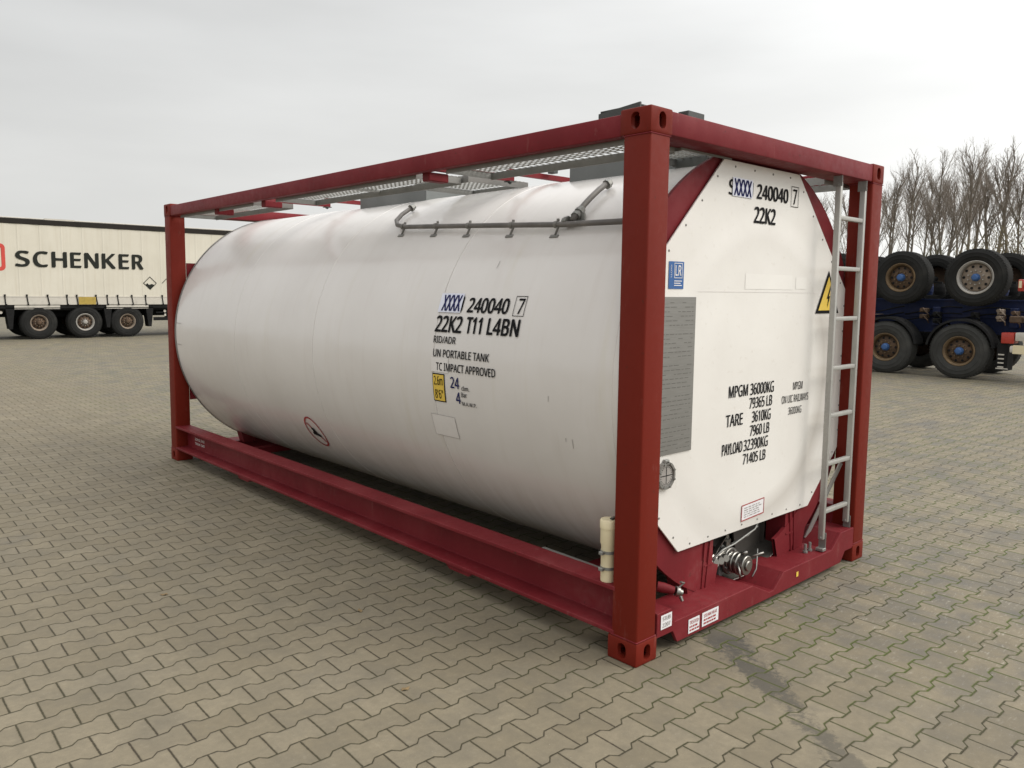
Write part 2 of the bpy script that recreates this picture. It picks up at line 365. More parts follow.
def lathe(bm, prof, cen=(0, 0, 0), axis=(0, -1, 0), n=40, close=False):
    """prof: (radius, distance along axis)"""
    ax = Vector(axis).normalized(); u = ax.orthogonal().normalized(); v = ax.cross(u); c = Vector(cen); rings = []
    for r_, t in prof:
        if r_ < 1e-6: rings.append([bm.verts.new(c + ax * t)])
        else: rings.append([bm.verts.new(c + ax * t + (u * math.cos(2 * math.pi * k / n) + v * math.sin(2 * math.pi * k / n)) * r_) for k in range(n)])
    prs = list(zip(rings, rings[1:])) + ([(rings[-1], rings[0])] if close else [])
    fs = []
    for a, b in prs:
        for k in range(n):
            k2 = (k + 1) % n
            if len(a) == 1 and len(b) == 1: continue
            if len(a) == 1: fs.append(bm.faces.new((a[0], b[k2], b[k])))
            elif len(b) == 1: fs.append(bm.faces.new((a[k], a[k2], b[0])))
            else: fs.append(bm.faces.new((a[k], a[k2], b[k2], b[k])))
    bmesh.ops.recalc_face_normals(bm, faces=fs)
def BM(): return bmesh.new()
def boolean_diff(bm_a, cutters):
    """A minus the cutter bmeshes, evaluated at once"""
    ma = bpy.data.meshes.new('t'); bm_a.to_mesh(ma); bm_a.free(); oa = bpy.data.objects.new('t', ma); COL.objects.link(oa); tmp = []
    for cb in cutters:
        mb = bpy.data.meshes.new('t'); cb.to_mesh(mb); cb.free(); ob = bpy.data.objects.new('t', mb); COL.objects.link(ob)
        md = oa.modifiers.new('b', 'BOOLEAN'); md.operation = 'DIFFERENCE'; md.object = ob; md.solver = 'EXACT'; tmp.append((ob, mb))
    bpy.context.view_layer.update(); dg = bpy.context.evaluated_depsgraph_get()
    me = bpy.data.meshes.new_from_object(oa.evaluated_get(dg)); res = BM(); res.from_mesh(me)
    bpy.data.objects.remove(oa); bpy.data.meshes.remove(ma); bpy.data.meshes.remove(me)
    for ob, mb in tmp: bpy.data.objects.remove(ob); bpy.data.meshes.remove(mb)
    return res

try:
    import os
    FONT = bpy.data.fonts.load(os.path.join(bpy.utils.system_resource('DATAFILES'), 'fonts', 'NotoSansHebrew-Regular.woff2'))
except Exception:
    FONT = None
def text_bm(s, w_, h_, fn, bold=.02, bm=None):
    """lettering of width w_ and cap height h_, each vertex sent through fn(s,t); weight comes from slightly shifted layers"""
    cu = bpy.data.curves.new('txt', 'FONT'); cu.body = s; cu.font = FONT or cu.font; cu.resolution_u = 3; cu.fill_mode = 'FRONT'
    ob = bpy.data.objects.new('txt', cu); COL.objects.link(ob); bpy.context.view_layer.update()
    dg = bpy.context.evaluated_depsgraph_get(); me = bpy.data.meshes.new_from_object(ob.evaluated_get(dg))
    xs = [v.co.x for v in me.vertices]; ys = [v.co.y for v in me.vertices]
    x0, x1, y0, y1 = min(xs), max(xs), min(ys), max(ys); bb = h_ * bold * 2.2; kx = (w_ - bb) / (x1 - x0); ky = (h_ - bb * .5) / (y1 - y0)
    bm = bm or BM(); o_, a_, b_ = Vector(fn(0, 0)), Vector(fn(.01, 0)), Vector(fn(0, .01)); nn = (a_ - o_).cross(b_ - o_).normalized()
    k_ = max(1, min(5, int(round(bb / (h_ * .035)))))
    for L_ in range(k_ + 1):
        sh = bb * L_ / k_; up_ = bb * .5 * (L_ % 2); lift = nn * (.00025 * L_ * max(1, h_ * 6))
        vs_ = [bm.verts.new(Vector(fn((v.co.x - x0) * kx + sh, (v.co.y - y0) * ky + up_)) + lift) for v in me.vertices]
        for p in me.polygons:
            try: bm.faces.new([vs_[i] for i in p.vertices])
            except ValueError: pass
    bpy.data.objects.remove(ob); bpy.data.curves.remove(cu); bpy.data.meshes.remove(me)
    return bm
def patch(bm, fn, s0, t0, s1, t1, ns=4, nt_=6):
    g = [[bm.verts.new(fn(s0 + (s1 - s0) * i / ns, t0 + (t1 - t0) * j / nt_)) for j in range(nt_ + 1)] for i in range(ns + 1)]
    for i in range(ns):
        for j in range(nt_): bm.faces.new((g[i][j], g[i + 1][j], g[i + 1][j + 1], g[i][j + 1]))
def frame_lines(bm, fn, s0, t0, s1, t1, wd):
    patch(bm, fn, s0, t0, s1, t0 + wd, 4, 1); patch(bm, fn, s0, t1 - wd, s1, t1, 4, 1)
    patch(bm, fn, s0, t0 + wd, s0 + wd, t1 - wd, 1, 6); patch(bm, fn, s1 - wd, t0 + wd, s1, t1 - wd, 1, 6)

# ------------------------------------------------------------------ ground
bm = BM()
for (x0, x1, y0, y1) in ((-600, 900, -600, 900),):
    patch(bm, lambda s, t: (s, t, 0), x0, y0, x1, y1, 30, 30)
tag(new_obj('ground', bm, M_ground), 'tan interlocking concrete block paving of the yard', kind='structure')

# ================================================================== TANK CONTAINER
W, L, H = 2.438, 6.058, 2.591
TC = empty('tank_container', (0, 0, 0), 0, 'white twenty foot tank container in an open dark red steel frame', 'tank container')

# ---- corner casting with real oval openings
def casting_bm():
    a = BM(); box(a, (0, 0, 0), (.162, .178, .118), .010, 2)
    def oval(axis):
        c = BM(); n = 24; wv, hv = .0255, .038
        pts = []
        for k in range(n):
            t = 2 * math.pi * k / n; cx, sz = math.cos(t), math.sin(t)
            pts.append((cx * wv, (hv - wv) * (1 if sz > 0 else -1) + sz * wv))
        if axis == 'y': prism(c, [(.083 + p, .060 + q) for p, q in pts], 'y', -.05, .05)
        else: prism(c, [(.088 + p, .060 + q) for p, q in pts], 'x', -.05, .05)
        return c
    hol = BM(); box(hol, (.026, .026, .026), (.136, .152, .092))
    tp = BM(); n = 20; prism(tp, [(.083 + math.cos(2 * math.pi * k / n) * .045, .088 + math.sin(2 * math.pi * k / n) * .03) for k in range(n)], 'z', .08, .2)
    return boolean_diff(a, [hol, oval('y'), oval('x'), tp])
cast_src = casting_bm(); cast_me = bpy.data.meshes.new('corner_casting'); cast_src.to_mesh(cast_me); cast_src.free()
def casting(parent, mx, my, mz, top):
    """mx,my: mirrored to the far side; the apertures face outwards"""
    b = BM(); b.from_mesh(cast_me)
    for v in b.verts:
        x, y, z = v.co
        if not top: z = .118 - z
        if mx: x = W - x
        if my: y = L - y
        v.co = (x, y, z + (H - .118 if top else 0))
    bmesh.ops.recalc_face_normals(b, faces=b.faces)
    return new_obj('corner_casting', b, M_red, parent, smooth=True)
for mx in (0, 1):
    for my in (0, 1):
        b = BM()
        x0, x1 = (.004, .151) if not mx else (W - .151, W - .004)
        y0, y1 = (.004, .157) if not my else (L - .157, L - .004)
        box(b, (x0, y0, .110), (x1, y1, H - .110), .010, 3)
        post = new_obj('corner_post', b, M_red, TC, smooth=True)
        casting(post, mx, my, 0, False); casting(post, mx, my, 0, True)
        # weld collars
        for z in (.118, H - .118 - .006): b = BM(); box(b, (x0 - .003, y0 - .003, z), (x1 + .003, y1 + .003, z + .006), .002, 1); new_obj('weld_bead', b, M_mar, post)

# ---- top side rails
for mx in (0, 1):
    b = BM(); x0, x1 = (.004, .066) if not mx else (W - .066, W - .004)
    box(b, (x0, .172, 2.472), (x1, L - .172, 2.572), .008, 2)
    rail = new_obj('top_side_rail', b, M_mar, TC, smooth=True)
    for y in (1.74, 3.95, 4.9):
        b = BM(); xs = (.060, .215) if not mx else (W - .215, W - .060)
        box(b, (xs[0], y - .035, 2.425), (xs[1], y + .035, 2.478), .006, 1); new_obj('rail_bracket', b, M_mar, rail)
# ---- top end rails
for my in (0, 1):
    b = BM(); y0, y1 = (.006, .185) if not my else (L - .185, L - .006)
    box(b, (.158, y0, 2.478), (W - .158, y1, 2.585), .007, 2)
    new_obj('top_end_rail', b, M_mar, TC, smooth=True)
    # stubs under the rail tying it to the end ring
# ---- bottom side rails: open channel
for mx in (0, 1):
    b = BM()
    pr_ = [(.002, .336), (.002, .357), (.150, .357), (.150, .120), (.002, .120), (.002, .141), (.118, .147), (.118, .336)]
    if mx: pr_ = [(W - x, z) for x, z in pr_][::-1]
    prism(b, pr_, 'y', .140, L - .140, .0025)
    rail = new_obj('bottom_side_rail', b, M_mar, TC)
    for y in (1.35, 4.35):
        b = BM(); xs = (.02, .14) if not mx else (W - .14, W - .02)
        prism(b, [(y - .14, .120), (y + .14, .120), (y + .09, .088), (y - .09, .088)], 'x', *xs)
        new_obj('under_plate', b, M_mar, rail)
# ---- bottom end rails, profiled with the dip for the outlet
end_poly = [(.160, .100), (.160, .222), (.272, .222), (.305, .147), (1.035, .147), (1.215, .064), (1.262, .064), (1.375, .147), (1.975, .147), (2.095, .236), (W - .160, .236),
            (W - .160, .110), (2.255, .100), (2.165, .100), (2.105, .036), (1.30, .030), (1.15, .030), (.33, .034), (.290, .100)]
for my in (0, 1):
    y0, y1 = (.002, .022) if not my else (L - .022, L - .002)
    b = BM(); prism(b, end_poly, 'y', y0, y1, .002)
    rail = new_obj('bottom_end_rail', b, M_mar, TC)
    # top plates going back from the face
    b = BM(); s = 1 if not my else -1; ya = .022 if not my else L - .022
    def topplate(p, q, dz=.012, depth=.215):
        prism(b, [(p[0], p[1] - dz), (q[0], q[1] - dz), (q[0], q[1] - .001), (p[0], p[1] - .001)], 'y', ya, ya + s * depth)
    for p, q in (((.162, .222), (.272, .222)), ((.272, .222), (.305, .147)), ((.305, .147), (1.035, .147)), ((1.035, .147), (1.215, .064)), ((1.215, .064), (1.262, .064)),
                 ((1.262, .064), (1.375, .147)), ((1.375, .147), (1.975, .147)), ((1.975, .147), (2.095, .236)), ((2.095, .236), (W - .162, .236))):
        topplate(p, q)
    new_obj('top_plate', b, M_mar, rail)
    b = BM(); yb = ya + s * .215
    prism(b, [(.306, .04), (.306, .134), (1.03, .134), (1.21, .052), (1.265, .052), (1.37, .134), (1.97, .134), (2.09, .222), (2.10, .10), (2.09, .04)], 'y', yb, yb + s * .01)
    new_obj('back_plate', b, M_mar, rail)

# ---- end rings and saddle legs
XC, ZC, RC = 1.219, 1.300, 1.207
def ring_piece(y0, y1, parent, Ro=1.258):
    b = BM(); Ri = 1.09; n = 120; prev = None; xl, xh, zl, zh = .120, W - .120, .095, 2.476
    def clip(x, z): return (min(max(x, xl), xh), min(max(z, zl), zh))
    rows = []
    for k in range(n):
        t = 2 * math.pi * k / n; c, s_ = math.cos(t), math.sin(t)
        o = clip(XC + Ro * c, ZC + Ro * s_); i_ = (XC + Ri * c, ZC + Ri * s_)
        rows.append([b.verts.new((o[0], y0, o[1])), b.verts.new((o[0], y1, o[1])), b.verts.new((i_[0], y1, i_[1])), b.verts.new((i_[0], y0, i_[1]))])
    for k in range(n):
        A, B = rows[k], rows[(k + 1) % n]
        if abs(k * 360 / n - 270) < 17: continue      # open at the bottom, where the outlet is
        for e in range(4): b.faces.new((A[e], A[(e + 1) % 4], B[(e + 1) % 4], B[e]))
    bmesh.ops.recalc_face_normals(b, faces=b.faces)
    return new_obj('end_ring', b, M_mar, parent)
for my in (0, 1):
    ys = (.168, .190) if not my else (L - .182, L - .160)
    ring = ring_piece(ys[0], ys[1], TC, 1.195 if my else 1.258)
    if my:
        for sx_ in (0, 1):
            b = BM(); pl_ = [(.158, .62), (.42, .62), (.42, 2.01), (.158, 2.01)]
            prism(b, [(W - x, z) for x, z in pl_] if sx_ else pl_, 'y', L - .150, L - .135)
            new_obj('side_gusset', b, M_mar, ring)
    for side in (-1, 1):
        b = BM(); yy = (.172, .300) if not my else (L - .300, L - .184)
        def mxx(x): return x if side < 0 else 2 * 1.285 - x
        xa, xb = (.660, .885)
        pl = [(mxx(xa), .135), (mxx(xb), .135), (mxx(xb), .50), (mxx(xa - .10), .50)]
        prism(b, pl if side < 0 else pl[::-1], 'y', *yy)
        leg = new_obj('saddle_leg', b, M_mar, TC)
        b = BM()
        for k in range(2): beam(b, (mxx(xb - .075 - k * .035), yy[0] - .004, .14), (mxx(xb - .035 - k * .055), yy[0] - .004, .44), .006, .012, up=(0, 1, 0))
        beam(b, (mxx(xb - .005), yy[0] - .004, .27), (mxx(xb - .09), yy[0] - .004, .27), .008, .010, up=(0, 1, 0))
        new_obj('weld_bead', b, M_mar, leg)

# ---- tank shell
b = BM()
prof = [(RC - .006, .194), (RC - .003, .194), (RC, .198)]
for ys in (1.59, 3.07, 4.45):
    prof += [(RC, ys - .004), (RC + .0015, ys - .002), (RC + .0015, ys), (RC - .010, ys + .0005), (RC - .010, ys + .007), (RC - .001, ys + .0085)]
prof += [(RC, 5.86), (RC - .012, 5.875), (RC - .06, 5.89), (RC - .16, 5.895), (0, 5.895)]
lathe(b, prof, (XC, 0, ZC), (0, 1, 0), 160)
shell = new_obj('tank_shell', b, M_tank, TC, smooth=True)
for side in (-1, 1):
    b = BM(); prev = None
    for k in range(13):
        a = R(-24 + 4 * k); row = [b.verts.new((XC + side * rr_ * math.cos(a), y_, ZC + rr_ * math.sin(a))) for rr_, y_ in ((RC - .0005, .194), (RC - .0005, .159), (RC - .012, .159), (RC - .012, .194))]
        if prev:
            for e in range(4): b.faces.new((prev[e], prev[(e + 1) % 4], row[(e + 1) % 4], row[e]))
        prev = row
    bmesh.ops.recalc_face_normals(b, faces=b.faces); new_obj('cladding_lip', b, M_tank, shell, smooth=True)
b = BM()
lathe(b, [(RC + .0035, 5.845), (RC + .006, 5.848), (RC + .006, 5.868), (RC + .0, 5.872)], (XC, 0, ZC), (0, 1, 0), 160)
new_obj('edge_trim', b, M_dull, shell, smooth=True)
b = BM(); lathe(b, [(RC - .012, .20), (RC - .02, .42), (.75, .50), (0, .56)], (XC, 0, ZC), (0, 1, 0), 96)
M_rec = paint('dark_recess_steel', (.085, .078, .068), .6, .2, 3, (.05, .04, .03), .5, metal=.2)
new_obj('dished_head', b, M_rec, shell, smooth=True)
# little panels of the recess behind the outlet
b = BM(); lathe(b, [(RC - .010, .1945), (RC - .012, .50)], (XC, 0, ZC), (0, 1, 0), 96); new_obj('inner_lining', b, M_rec, shell, smooth=True)
b = BM(); prism(b, [(.90, .33), (1.34, .33), (1.40, .11), (1.68, .10), (1.68, .60), (.90, .60)], 'y', .325, .335); box(b, (.93, .60, .11), (1.66, .615, .34)); box(b, (.925, .30, .10), (.935, .61, .34)); box(b, (1.655, .30, .10), (1.665, .61, .34))
beam(b, (1.15, .322, .40), (1.66, .322, .33), .004, .012, up=(0, 1, 0))
new_obj('outlet_recess', b, M_rec, shell)

# ---- lettering on the shell: s runs from left to right (towards the near end), t is arc height
def cyl_fn(y0, th0, lift=.0035):
    def fn(s, t):
        a = (th0 + t) / RC; rr = RC + lift
        return (XC - rr * math.cos(a), y0 - s, ZC + rr * math.sin(a))
    return fn
def shell_text(name, s, y0, y1, t0, t1, mat=None, bold=.02, lift=.004, label=None):
    o = new_obj(name, text_bm(s, y0 - y1, t1 - t0, cyl_fn(y0, t0, lift), bold), mat or M_ink, shell)
    if label: o['label'] = label
    return o
b = text_bm('240040', 1.338 - .985, .091, cyl_fn(1.338, .342), .042)
text_bm('7', .048, .088, cyl_fn(.918, .346), .02, b); frame_lines(b, cyl_fn(.945, .333), 0, 0, .088, .115, .0035)
text_bm('U', .05, .10, cyl_fn(1.432, .340, .0030), .03, b)
new_obj('tank_number', b, M_ink, shell)
b = BM(); patch(b, cyl_fn(1.604, .338, .0062), 0, 0, .212, .118)
st = new_obj('sticker_patch', b, M_lilac, shell)
b = text_bm('XXXX', .175, .100, cyl_fn(1.575, .347, .0085), .03); new_obj('sticker_lettering', b, M_blueink, shell)
shell_text('type_code', '22K2', 1.604, 1.352, .218, .318, bold=.042)
shell_text('type_code', 'T11', 1.318, 1.178, .220, .317, bold=.042)
shell_text('type_code', 'L4BN', 1.130, .868, .221, .317, bold=.042)
shell_text('approval_text', 'RID/ADR', 1.602, 1.390, .152, .194, bold=.026)
shell_text('approval_text', 'UN PORTABLE TANK', 1.595, 1.083, .069, .116, bold=.026)
shell_text('approval_text', 'TC IMPACT APPROVED', 1.563, 1.026, -.012, .036, bold=.026)
b = BM(); patch(b, cyl_fn(1.612, -.022, .003), 0, 0, .165, .085); new_obj('faded_patch', b, M_label, shell)
b = BM(); patch(b, cyl_fn(1.600, -.203, .003), 0, 0, .118, .172); new_obj('height_plate', b, M_ink, shell)
b = BM(); patch(b, cyl_fn(1.593, -.196, .0045), 0, 0, .104, .158); hp = new_obj('height_plate', b, M_yel, shell)
b = text_bm('2.6m', .084, .055, cyl_fn(1.583, -.102, .006), .012); text_bm('8\'6"', .078, .055, cyl_fn(1.580, -.183, .006), .012, b)
new_obj('height_lettering', b, M_ink, shell)
shell_text('capacity_figure', '24', 1.428, 1.344, -.107, -.040, M_blueink, .025)
shell_text('capacity_figure', '4', 1.385, 1.340, -.196, -.127, M_blueink, .025)
shell_text('capacity_text', 'cbm.', 1.325, 1.255, -.113, -.085, bold=.026)
shell_text('capacity_text', 'Bar', 1.331, 1.280, -.153, -.125, bold=.026)
shell_text('capacity_text', 'M.A.W.P.', 1.331, 1.200, -.203, -.180, bold=.026)
b = BM(); patch(b, cyl_fn(1.655, -.430, .0025), 0, 0, .230, .140); fl = new_obj('faded_label', b, M_label, shell)
b = BM(); frame_lines(b, cyl_fn(1.655, -.430, .0035), 0, 0, .230, .140, .002); new_obj('label_edge', b, M_line, shell)
# no-walking sign: red ring, small dark boot with a bar
b = BM(); fnb = cyl_fn(3.408, -.715, .004); n = 40
for k in range(n):
    a0, a1 = 2 * math.pi * k / n, 2 * math.pi * (k + 1) / n
    q = [fnb(math.cos(a) * rx, math.sin(a) * ry) for a, rx, ry in ((a0, .125, .155), (a1, .125, .155), (a1, .111, .139), (a0, .111, .139))]
    b.faces.new([b.verts.new(c) for c in q])
patch_pts = [(-.075, .085), (-.062, .095), (.085, -.088), (.072, -.098)]
b.faces.new([b.verts.new(cyl_fn(3.408, -.715, .006)(*p)) for p in patch_pts])
new_obj('no_step_ring', b, M_redst, shell)
b = BM(); boot = [(-.055, -.03), (.055, -.045), (.06, -.02), (.02, .0), (.0, .045), (-.04, .045), (-.035, .0), (-.055, -.005)]
b.faces.new([b.verts.new(cyl_fn(3.408, -.715, .005)(*p)) for p in boot]); new_obj('no_step_pictogram', b, M_ink, shell)
# small pin marks close to the far rim
b = BM()
for t0 in (.110, -.100):
    q = [cyl_fn(5.83, t0, .004)(s, t) for s, t in ((0, 0), (0, .006), (.12, .003), (.12, -.002))]; b.faces.new([b.verts.new(c) for c in q])
new_obj('scratch_mark', b, M_line, shell)
# cladding scratches near the post
b = BM()
for (y, t, l) in ((.62, -.10, .03), (.475, -.33, .05), (.52, -.30, .02), (1.2, .62, .05)):
    q = [cyl_fn(y, t, .003)(s, tt) for s, tt in ((0, 0), (.003, 0), (.005, l), (.001, l))]; b.faces.new([b.verts.new(c) for c in q])
new_obj('scratch_mark', b, M_line, shell)

# ---- steam pipe with clips on the shoulder
def cp(y, thdeg, rr): a = R(thdeg); return (XC - rr * math.cos(a), y, ZC + rr * math.sin(a))
b = BM(); rp = RC + .032
line = [cp(.30, 41.5, rp)] + [cp(y, 42.0 + (y - .8) * 3.0, rp) for y in (.8, 1.2, 1.6, 2.0, 2.38)] + [cp(2.52, 48.2, rp), cp(2.60, 51, rp), cp(2.625, 55, rp), cp(2.62, 59.5, rp)]
tube(b, line, .0155, 14); pipe = new_obj('steam_pipe', b, M_pipe, TC, smooth='all')
b = BM(); tube(b, [cp(.75, a, rp + .005) for a in (43, 46, 49, 52, 56, 60)], .0165, 14); new_obj('pipe_branch', b, M_pipe, pipe, smooth='all')
for y, th in ((2.42, 47.0), (2.02, 45.8), (1.66, 44.6), (1.24, 43.3), (.86, 42.2), (.33, 41.5)):
    b = BM(); c = Vector(cp(y, th, rp)); c0 = Vector(cp(y, th - 2.5, RC)); lathe(b, [(.0205, -.010), (.0205, .010), (.0158, .010), (.0158, -.010)], c, (0, 1, 0), 14, close=True)
    beam(b, c0, Vector(cp(y - .02, th - .5, rp - .005)), .014, .005, up=(0, 1, 0))
    box(b, Vector(cp(y, th + 1.2, rp + .006)) - Vector((.005, .007, .005)), Vector(cp(y, th + 1.2, rp + .006)) + Vector((.005, .007, .010)))
    beam(b, Vector(cp(y - .03, th - 2.8, RC + .003)), Vector(cp(y + .03, th - 2.8, RC + .003)), .02, .006, up=(-1, 0, 1))
    new_obj('pipe_clip', b, M_dull, pipe)
for y, th in ((.80, 43.2), (.75, 45.5), (.75, 47), (.75, 60), (2.62, 59.8)):
    b = BM(); c = Vector(cp(y, th, rp)); ax = (0, 1, 0) if y == .80 else Vector(cp(0, th + 1, 1)) - Vector(cp(0, th, 1))
    lathe(b, [(0, -.018), (.028, -.018), (.028, .0), (.022, .004), (.022, .018), (0, .018)], c, ax, 8); new_obj('pipe_coupling', b, M_steel, pipe)
b = BM(); box(b, Vector(cp(.70, 44, RC)), Vector(cp(.80, 46, RC + .03))); new_obj('pipe_foot', b, M_steel, pipe)

# ---- end panel (eight sided sheet) and what is fixed on it
b = BM(); yp0, yp1 = .148, .158
pl = [(.520, .415), (1.918, .415), (2.309, .770), (2.309, 1.782), (1.620, 2.466), (.818, 2.466), (.129, 1.782), (.129, .800)]
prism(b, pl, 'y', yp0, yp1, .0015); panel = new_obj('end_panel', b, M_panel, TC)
b = BM()
for i in range(len(pl)):
    p, q = Vector(pl[i]), Vector(pl[(i + 1) % len(pl)]); n = max(2, int((q - p).length / .165)); cc = Vector((1.219, 1.43))
    for k in range(n):
        m_ = p.lerp(q, (k + .5) / n); m_ = m_ + (cc - m_).normalized() * .03
        lathe(b, [(0, .004), (.004, .0035), (.0065, .001), (.0065, -.002)], (m_.x, yp0, m_.y), (0, -1, 0), 8)
new_obj('rivet', b, M_dull, panel); 
def end_fn(x0, z0, lift=.003): return lambda s, t: (x0 + s, yp0 - lift, z0 + t)
b = text_bm('240040', .345, .082, end_fn(1.148, 2.287), .042); 
text_bm('7', .045, .088, end_fn(1.548, 2.288), .02, b); frame_lines(b, end_fn(1.527, 2.273), 0, 0, .086, .118, .0035)
text_bm('22K2', .232, .090, end_fn(1.128, 2.155), .042, b); text_bm('S', .055, .082, end_fn(.868, 2.287), .03, b); text_bm('U', .05, .085, end_fn(1.060, 2.285, .002), .03, b)
new_obj('container_number', b, M_ink, panel)
b = BM(); patch(b, end_fn(.900, 2.283, .005), 0, 0, .200, .098, 1, 1); new_obj('sticker_patch', b, M_lilac, panel)
new_obj('sticker_lettering', text_bm('XXXX', .175, .088, end_fn(.912, 2.288, .0065), .03), M_blueink, panel)
b = BM()
for s_, x0, x1, z0, z1 in (('MPGM', .944, 1.140, 1.190, 1.258), ('36000KG', 1.165, 1.425, 1.190, 1.258), ('79365 LB', 1.160, 1.412, 1.112, 1.176), ('TARE', .925, 1.098, 1.030, 1.098),
                       ('3610KG', 1.195, 1.402, 1.030, 1.096), ('7960 LB', 1.178, 1.393, .952, 1.016), ('PAYLOAD', .897, 1.105, .872, .938), ('32390KG', 1.118, 1.382, .872, .938),
                       ('71405 LB', 1.115, 1.362, .795, .858), ('MPGM', 1.655, 1.772, 1.183, 1.232), ('ON UIC RAILWAYS', 1.525, 1.850, 1.108, 1.155), ('36000KG', 1.610, 1.770, 1.035, 1.080)):
    new_obj('weight_text', text_bm(s_, x1 - x0, z1 - z0, end_fn(x0, z0), .020 if z1 - z0 > .055 else .006), M_ink, panel)
b = BM(); box(b, (.10, yp0 - .007, .950), (.597, yp0 - .001, 1.745), .001, 1); dp = new_obj('data_plate', b, M_plate, TC)
b = BM()
for k in range(34):
    z = 1.715 - k * .0225; text_w = .16 + .20 * random.random()
    if k % 7 == 6: continue
    x = .22
    while x < .57:
        w_ = random.uniform(.015, .05); patch(b, lambda s, t: (s, yp0 - .0078, t), x, z, min(x + w_, .575), z + .0028, 1, 1); x += w_ + .01 + (random.random() < .15) * .06
new_obj('engraved_line', b, paint('engraving', (.13, .125, .115), .5, .1, 9, metal=.5), dp)
b = BM(); patch(b, end_fn(.362, 1.785), 0, 0, .125, .135, 1, 1); ls = new_obj('inspection_sticker', b, M_blue, TC)
b = BM(); frame_lines(b, end_fn(.405, 1.838, .0045), 0, 0, .068, .075, .003); text_bm('LR', .05, .052, end_fn(.414, 1.850, .0045), .015, b)
for k in range(3): patch(b, end_fn(.405, 1.800 + k * .011, .0045), 0, 0, .066 - .012 * (k % 2), .004, 1, 1)
text_bm('LLOYD', .06, .010, lambda s, t: (.385 - t, yp0 - .0045, 1.842 + s), .01, b)
new_obj('sticker_print', b, M_sticker, ls)
b = BM(); lathe(b, [(0, .012), (.056, .012), (.058, .020), (.070, .020), (.072, .0), (.072, -.001)], (.378, yp0, .846), (0, -1, 0), 40); g_ = new_obj('thermometer', b, M_dull, TC, smooth=True)
b = BM(); lathe(b, [(0, .0135), (.052, .0135), (.052, .0125)], (.378, yp0, .846), (0, -1, 0), 32); new_obj('dial', b, M_line, g_)
b = BM(); patch(b, lambda s, t: (s, yp0 - .015, t), .330, .844, .428, .848, 1, 1); patch(b, lambda s, t: (s, yp0 - .015, t), .376, .80, .380, .892, 1, 1)
for k in range(24):
    a = 2 * math.pi * k / 24; c, s_ = math.cos(a), math.sin(a)
    b.faces.new([b.verts.new((.378 + c * r_ - s_ * o_, yp0 - .0145, .846 + s_ * r_ + c * o_)) for r_, o_ in ((.042, -.0015), (.049, -.0015), (.049, .0015), (.042, .0015))])
new_obj('needle', b, M_ink, g_)
b = BM()
for k in range(8):
    a = 2 * math.pi * (k + .5) / 8; lathe(b, [(0, .026), (.006, .026), (.006, .016)], (.378 + .064 * math.cos(a), yp0, .846 + .064 * math.sin(a)), (0, -1, 0), 6)
box(b, (.360, yp0 - .020, .908), (.396, yp0 - .002, .928), .003, 1); new_obj('bezel_bolt', b, M_steel, g_)
# warning triangle
b = BM(); yq = yp0 - .004
def tri(r_, y): return [b.verts.new((2.045 + r_ * 1.0 * x, y, 1.735 + r_ * 1.0 * z)) for x, z in ((-.866, -.5), (.866, -.5), (0, 1))]
b.faces.new(tri(.180, yq)); ws = new_obj('warning_sign', b, M_ink, TC)
b = BM(); b.faces.new(tri(.142, yq - .002)); new_obj('sign_face', b, M_yel, ws)
b = BM(); b.faces.new([b.verts.new((2.045 + x, yq - .004, 1.735 + z)) for x, z in ((.022, .085), (-.022, .0), (-.002, .004), (-.012, -.058), (.022, .022), (.004, .016), (.034, .085))]); new_obj('lightning_bolt', b, M_ink, ws)
# inspection sticker low on the panel, tilted
b = BM()
def tl(s, t, l=.003): a = R(9); return (1.12 + s * math.cos(a) + t * .02, yp0 - l, .462 + s * math.sin(a) * .25 + t)
patch(b, lambda s, t: tl(s, t), 0, 0, .25, .095, 1, 1); lo = new_obj('manufacturer_sticker', b, M_sticker, TC)
b = BM(); frame_lines(b, lambda s, t: tl(s, t, .0045), 0, 0, .25, .095, .006); new_obj('sticker_border', b, M_redst, lo)
b = BM()
for k in range(5):
    x = .03
    while x < .20: ww = random.uniform(.01, .04); patch(b, lambda s, t: tl(s, t, .005), x, .018 + k * .013, min(x + ww, .22), .023 + k * .013, 1, 1); x += ww + .012
new_obj('sticker_print', b, M_line, lo)
# painted-over squares
M_rep = paint('repaint_white', (.755, .735, .695), .42, .04, 3)
for a_ in ((1.066, 1.790, .52, .085), (1.63, 1.795, .13, .07)):
    b = BM(); patch(b, end_fn(a_[0], a_[1], .0015), 0, 0, a_[2], a_[3], 1, 1); new_obj('repaint_patch', b, M_rep, panel)
b = BM(); patch(b, end_fn(.62, 1.772, .0014), 0, 0, 1.3, .004, 1, 1); new_obj('sheet_seam', b, M_label, panel)

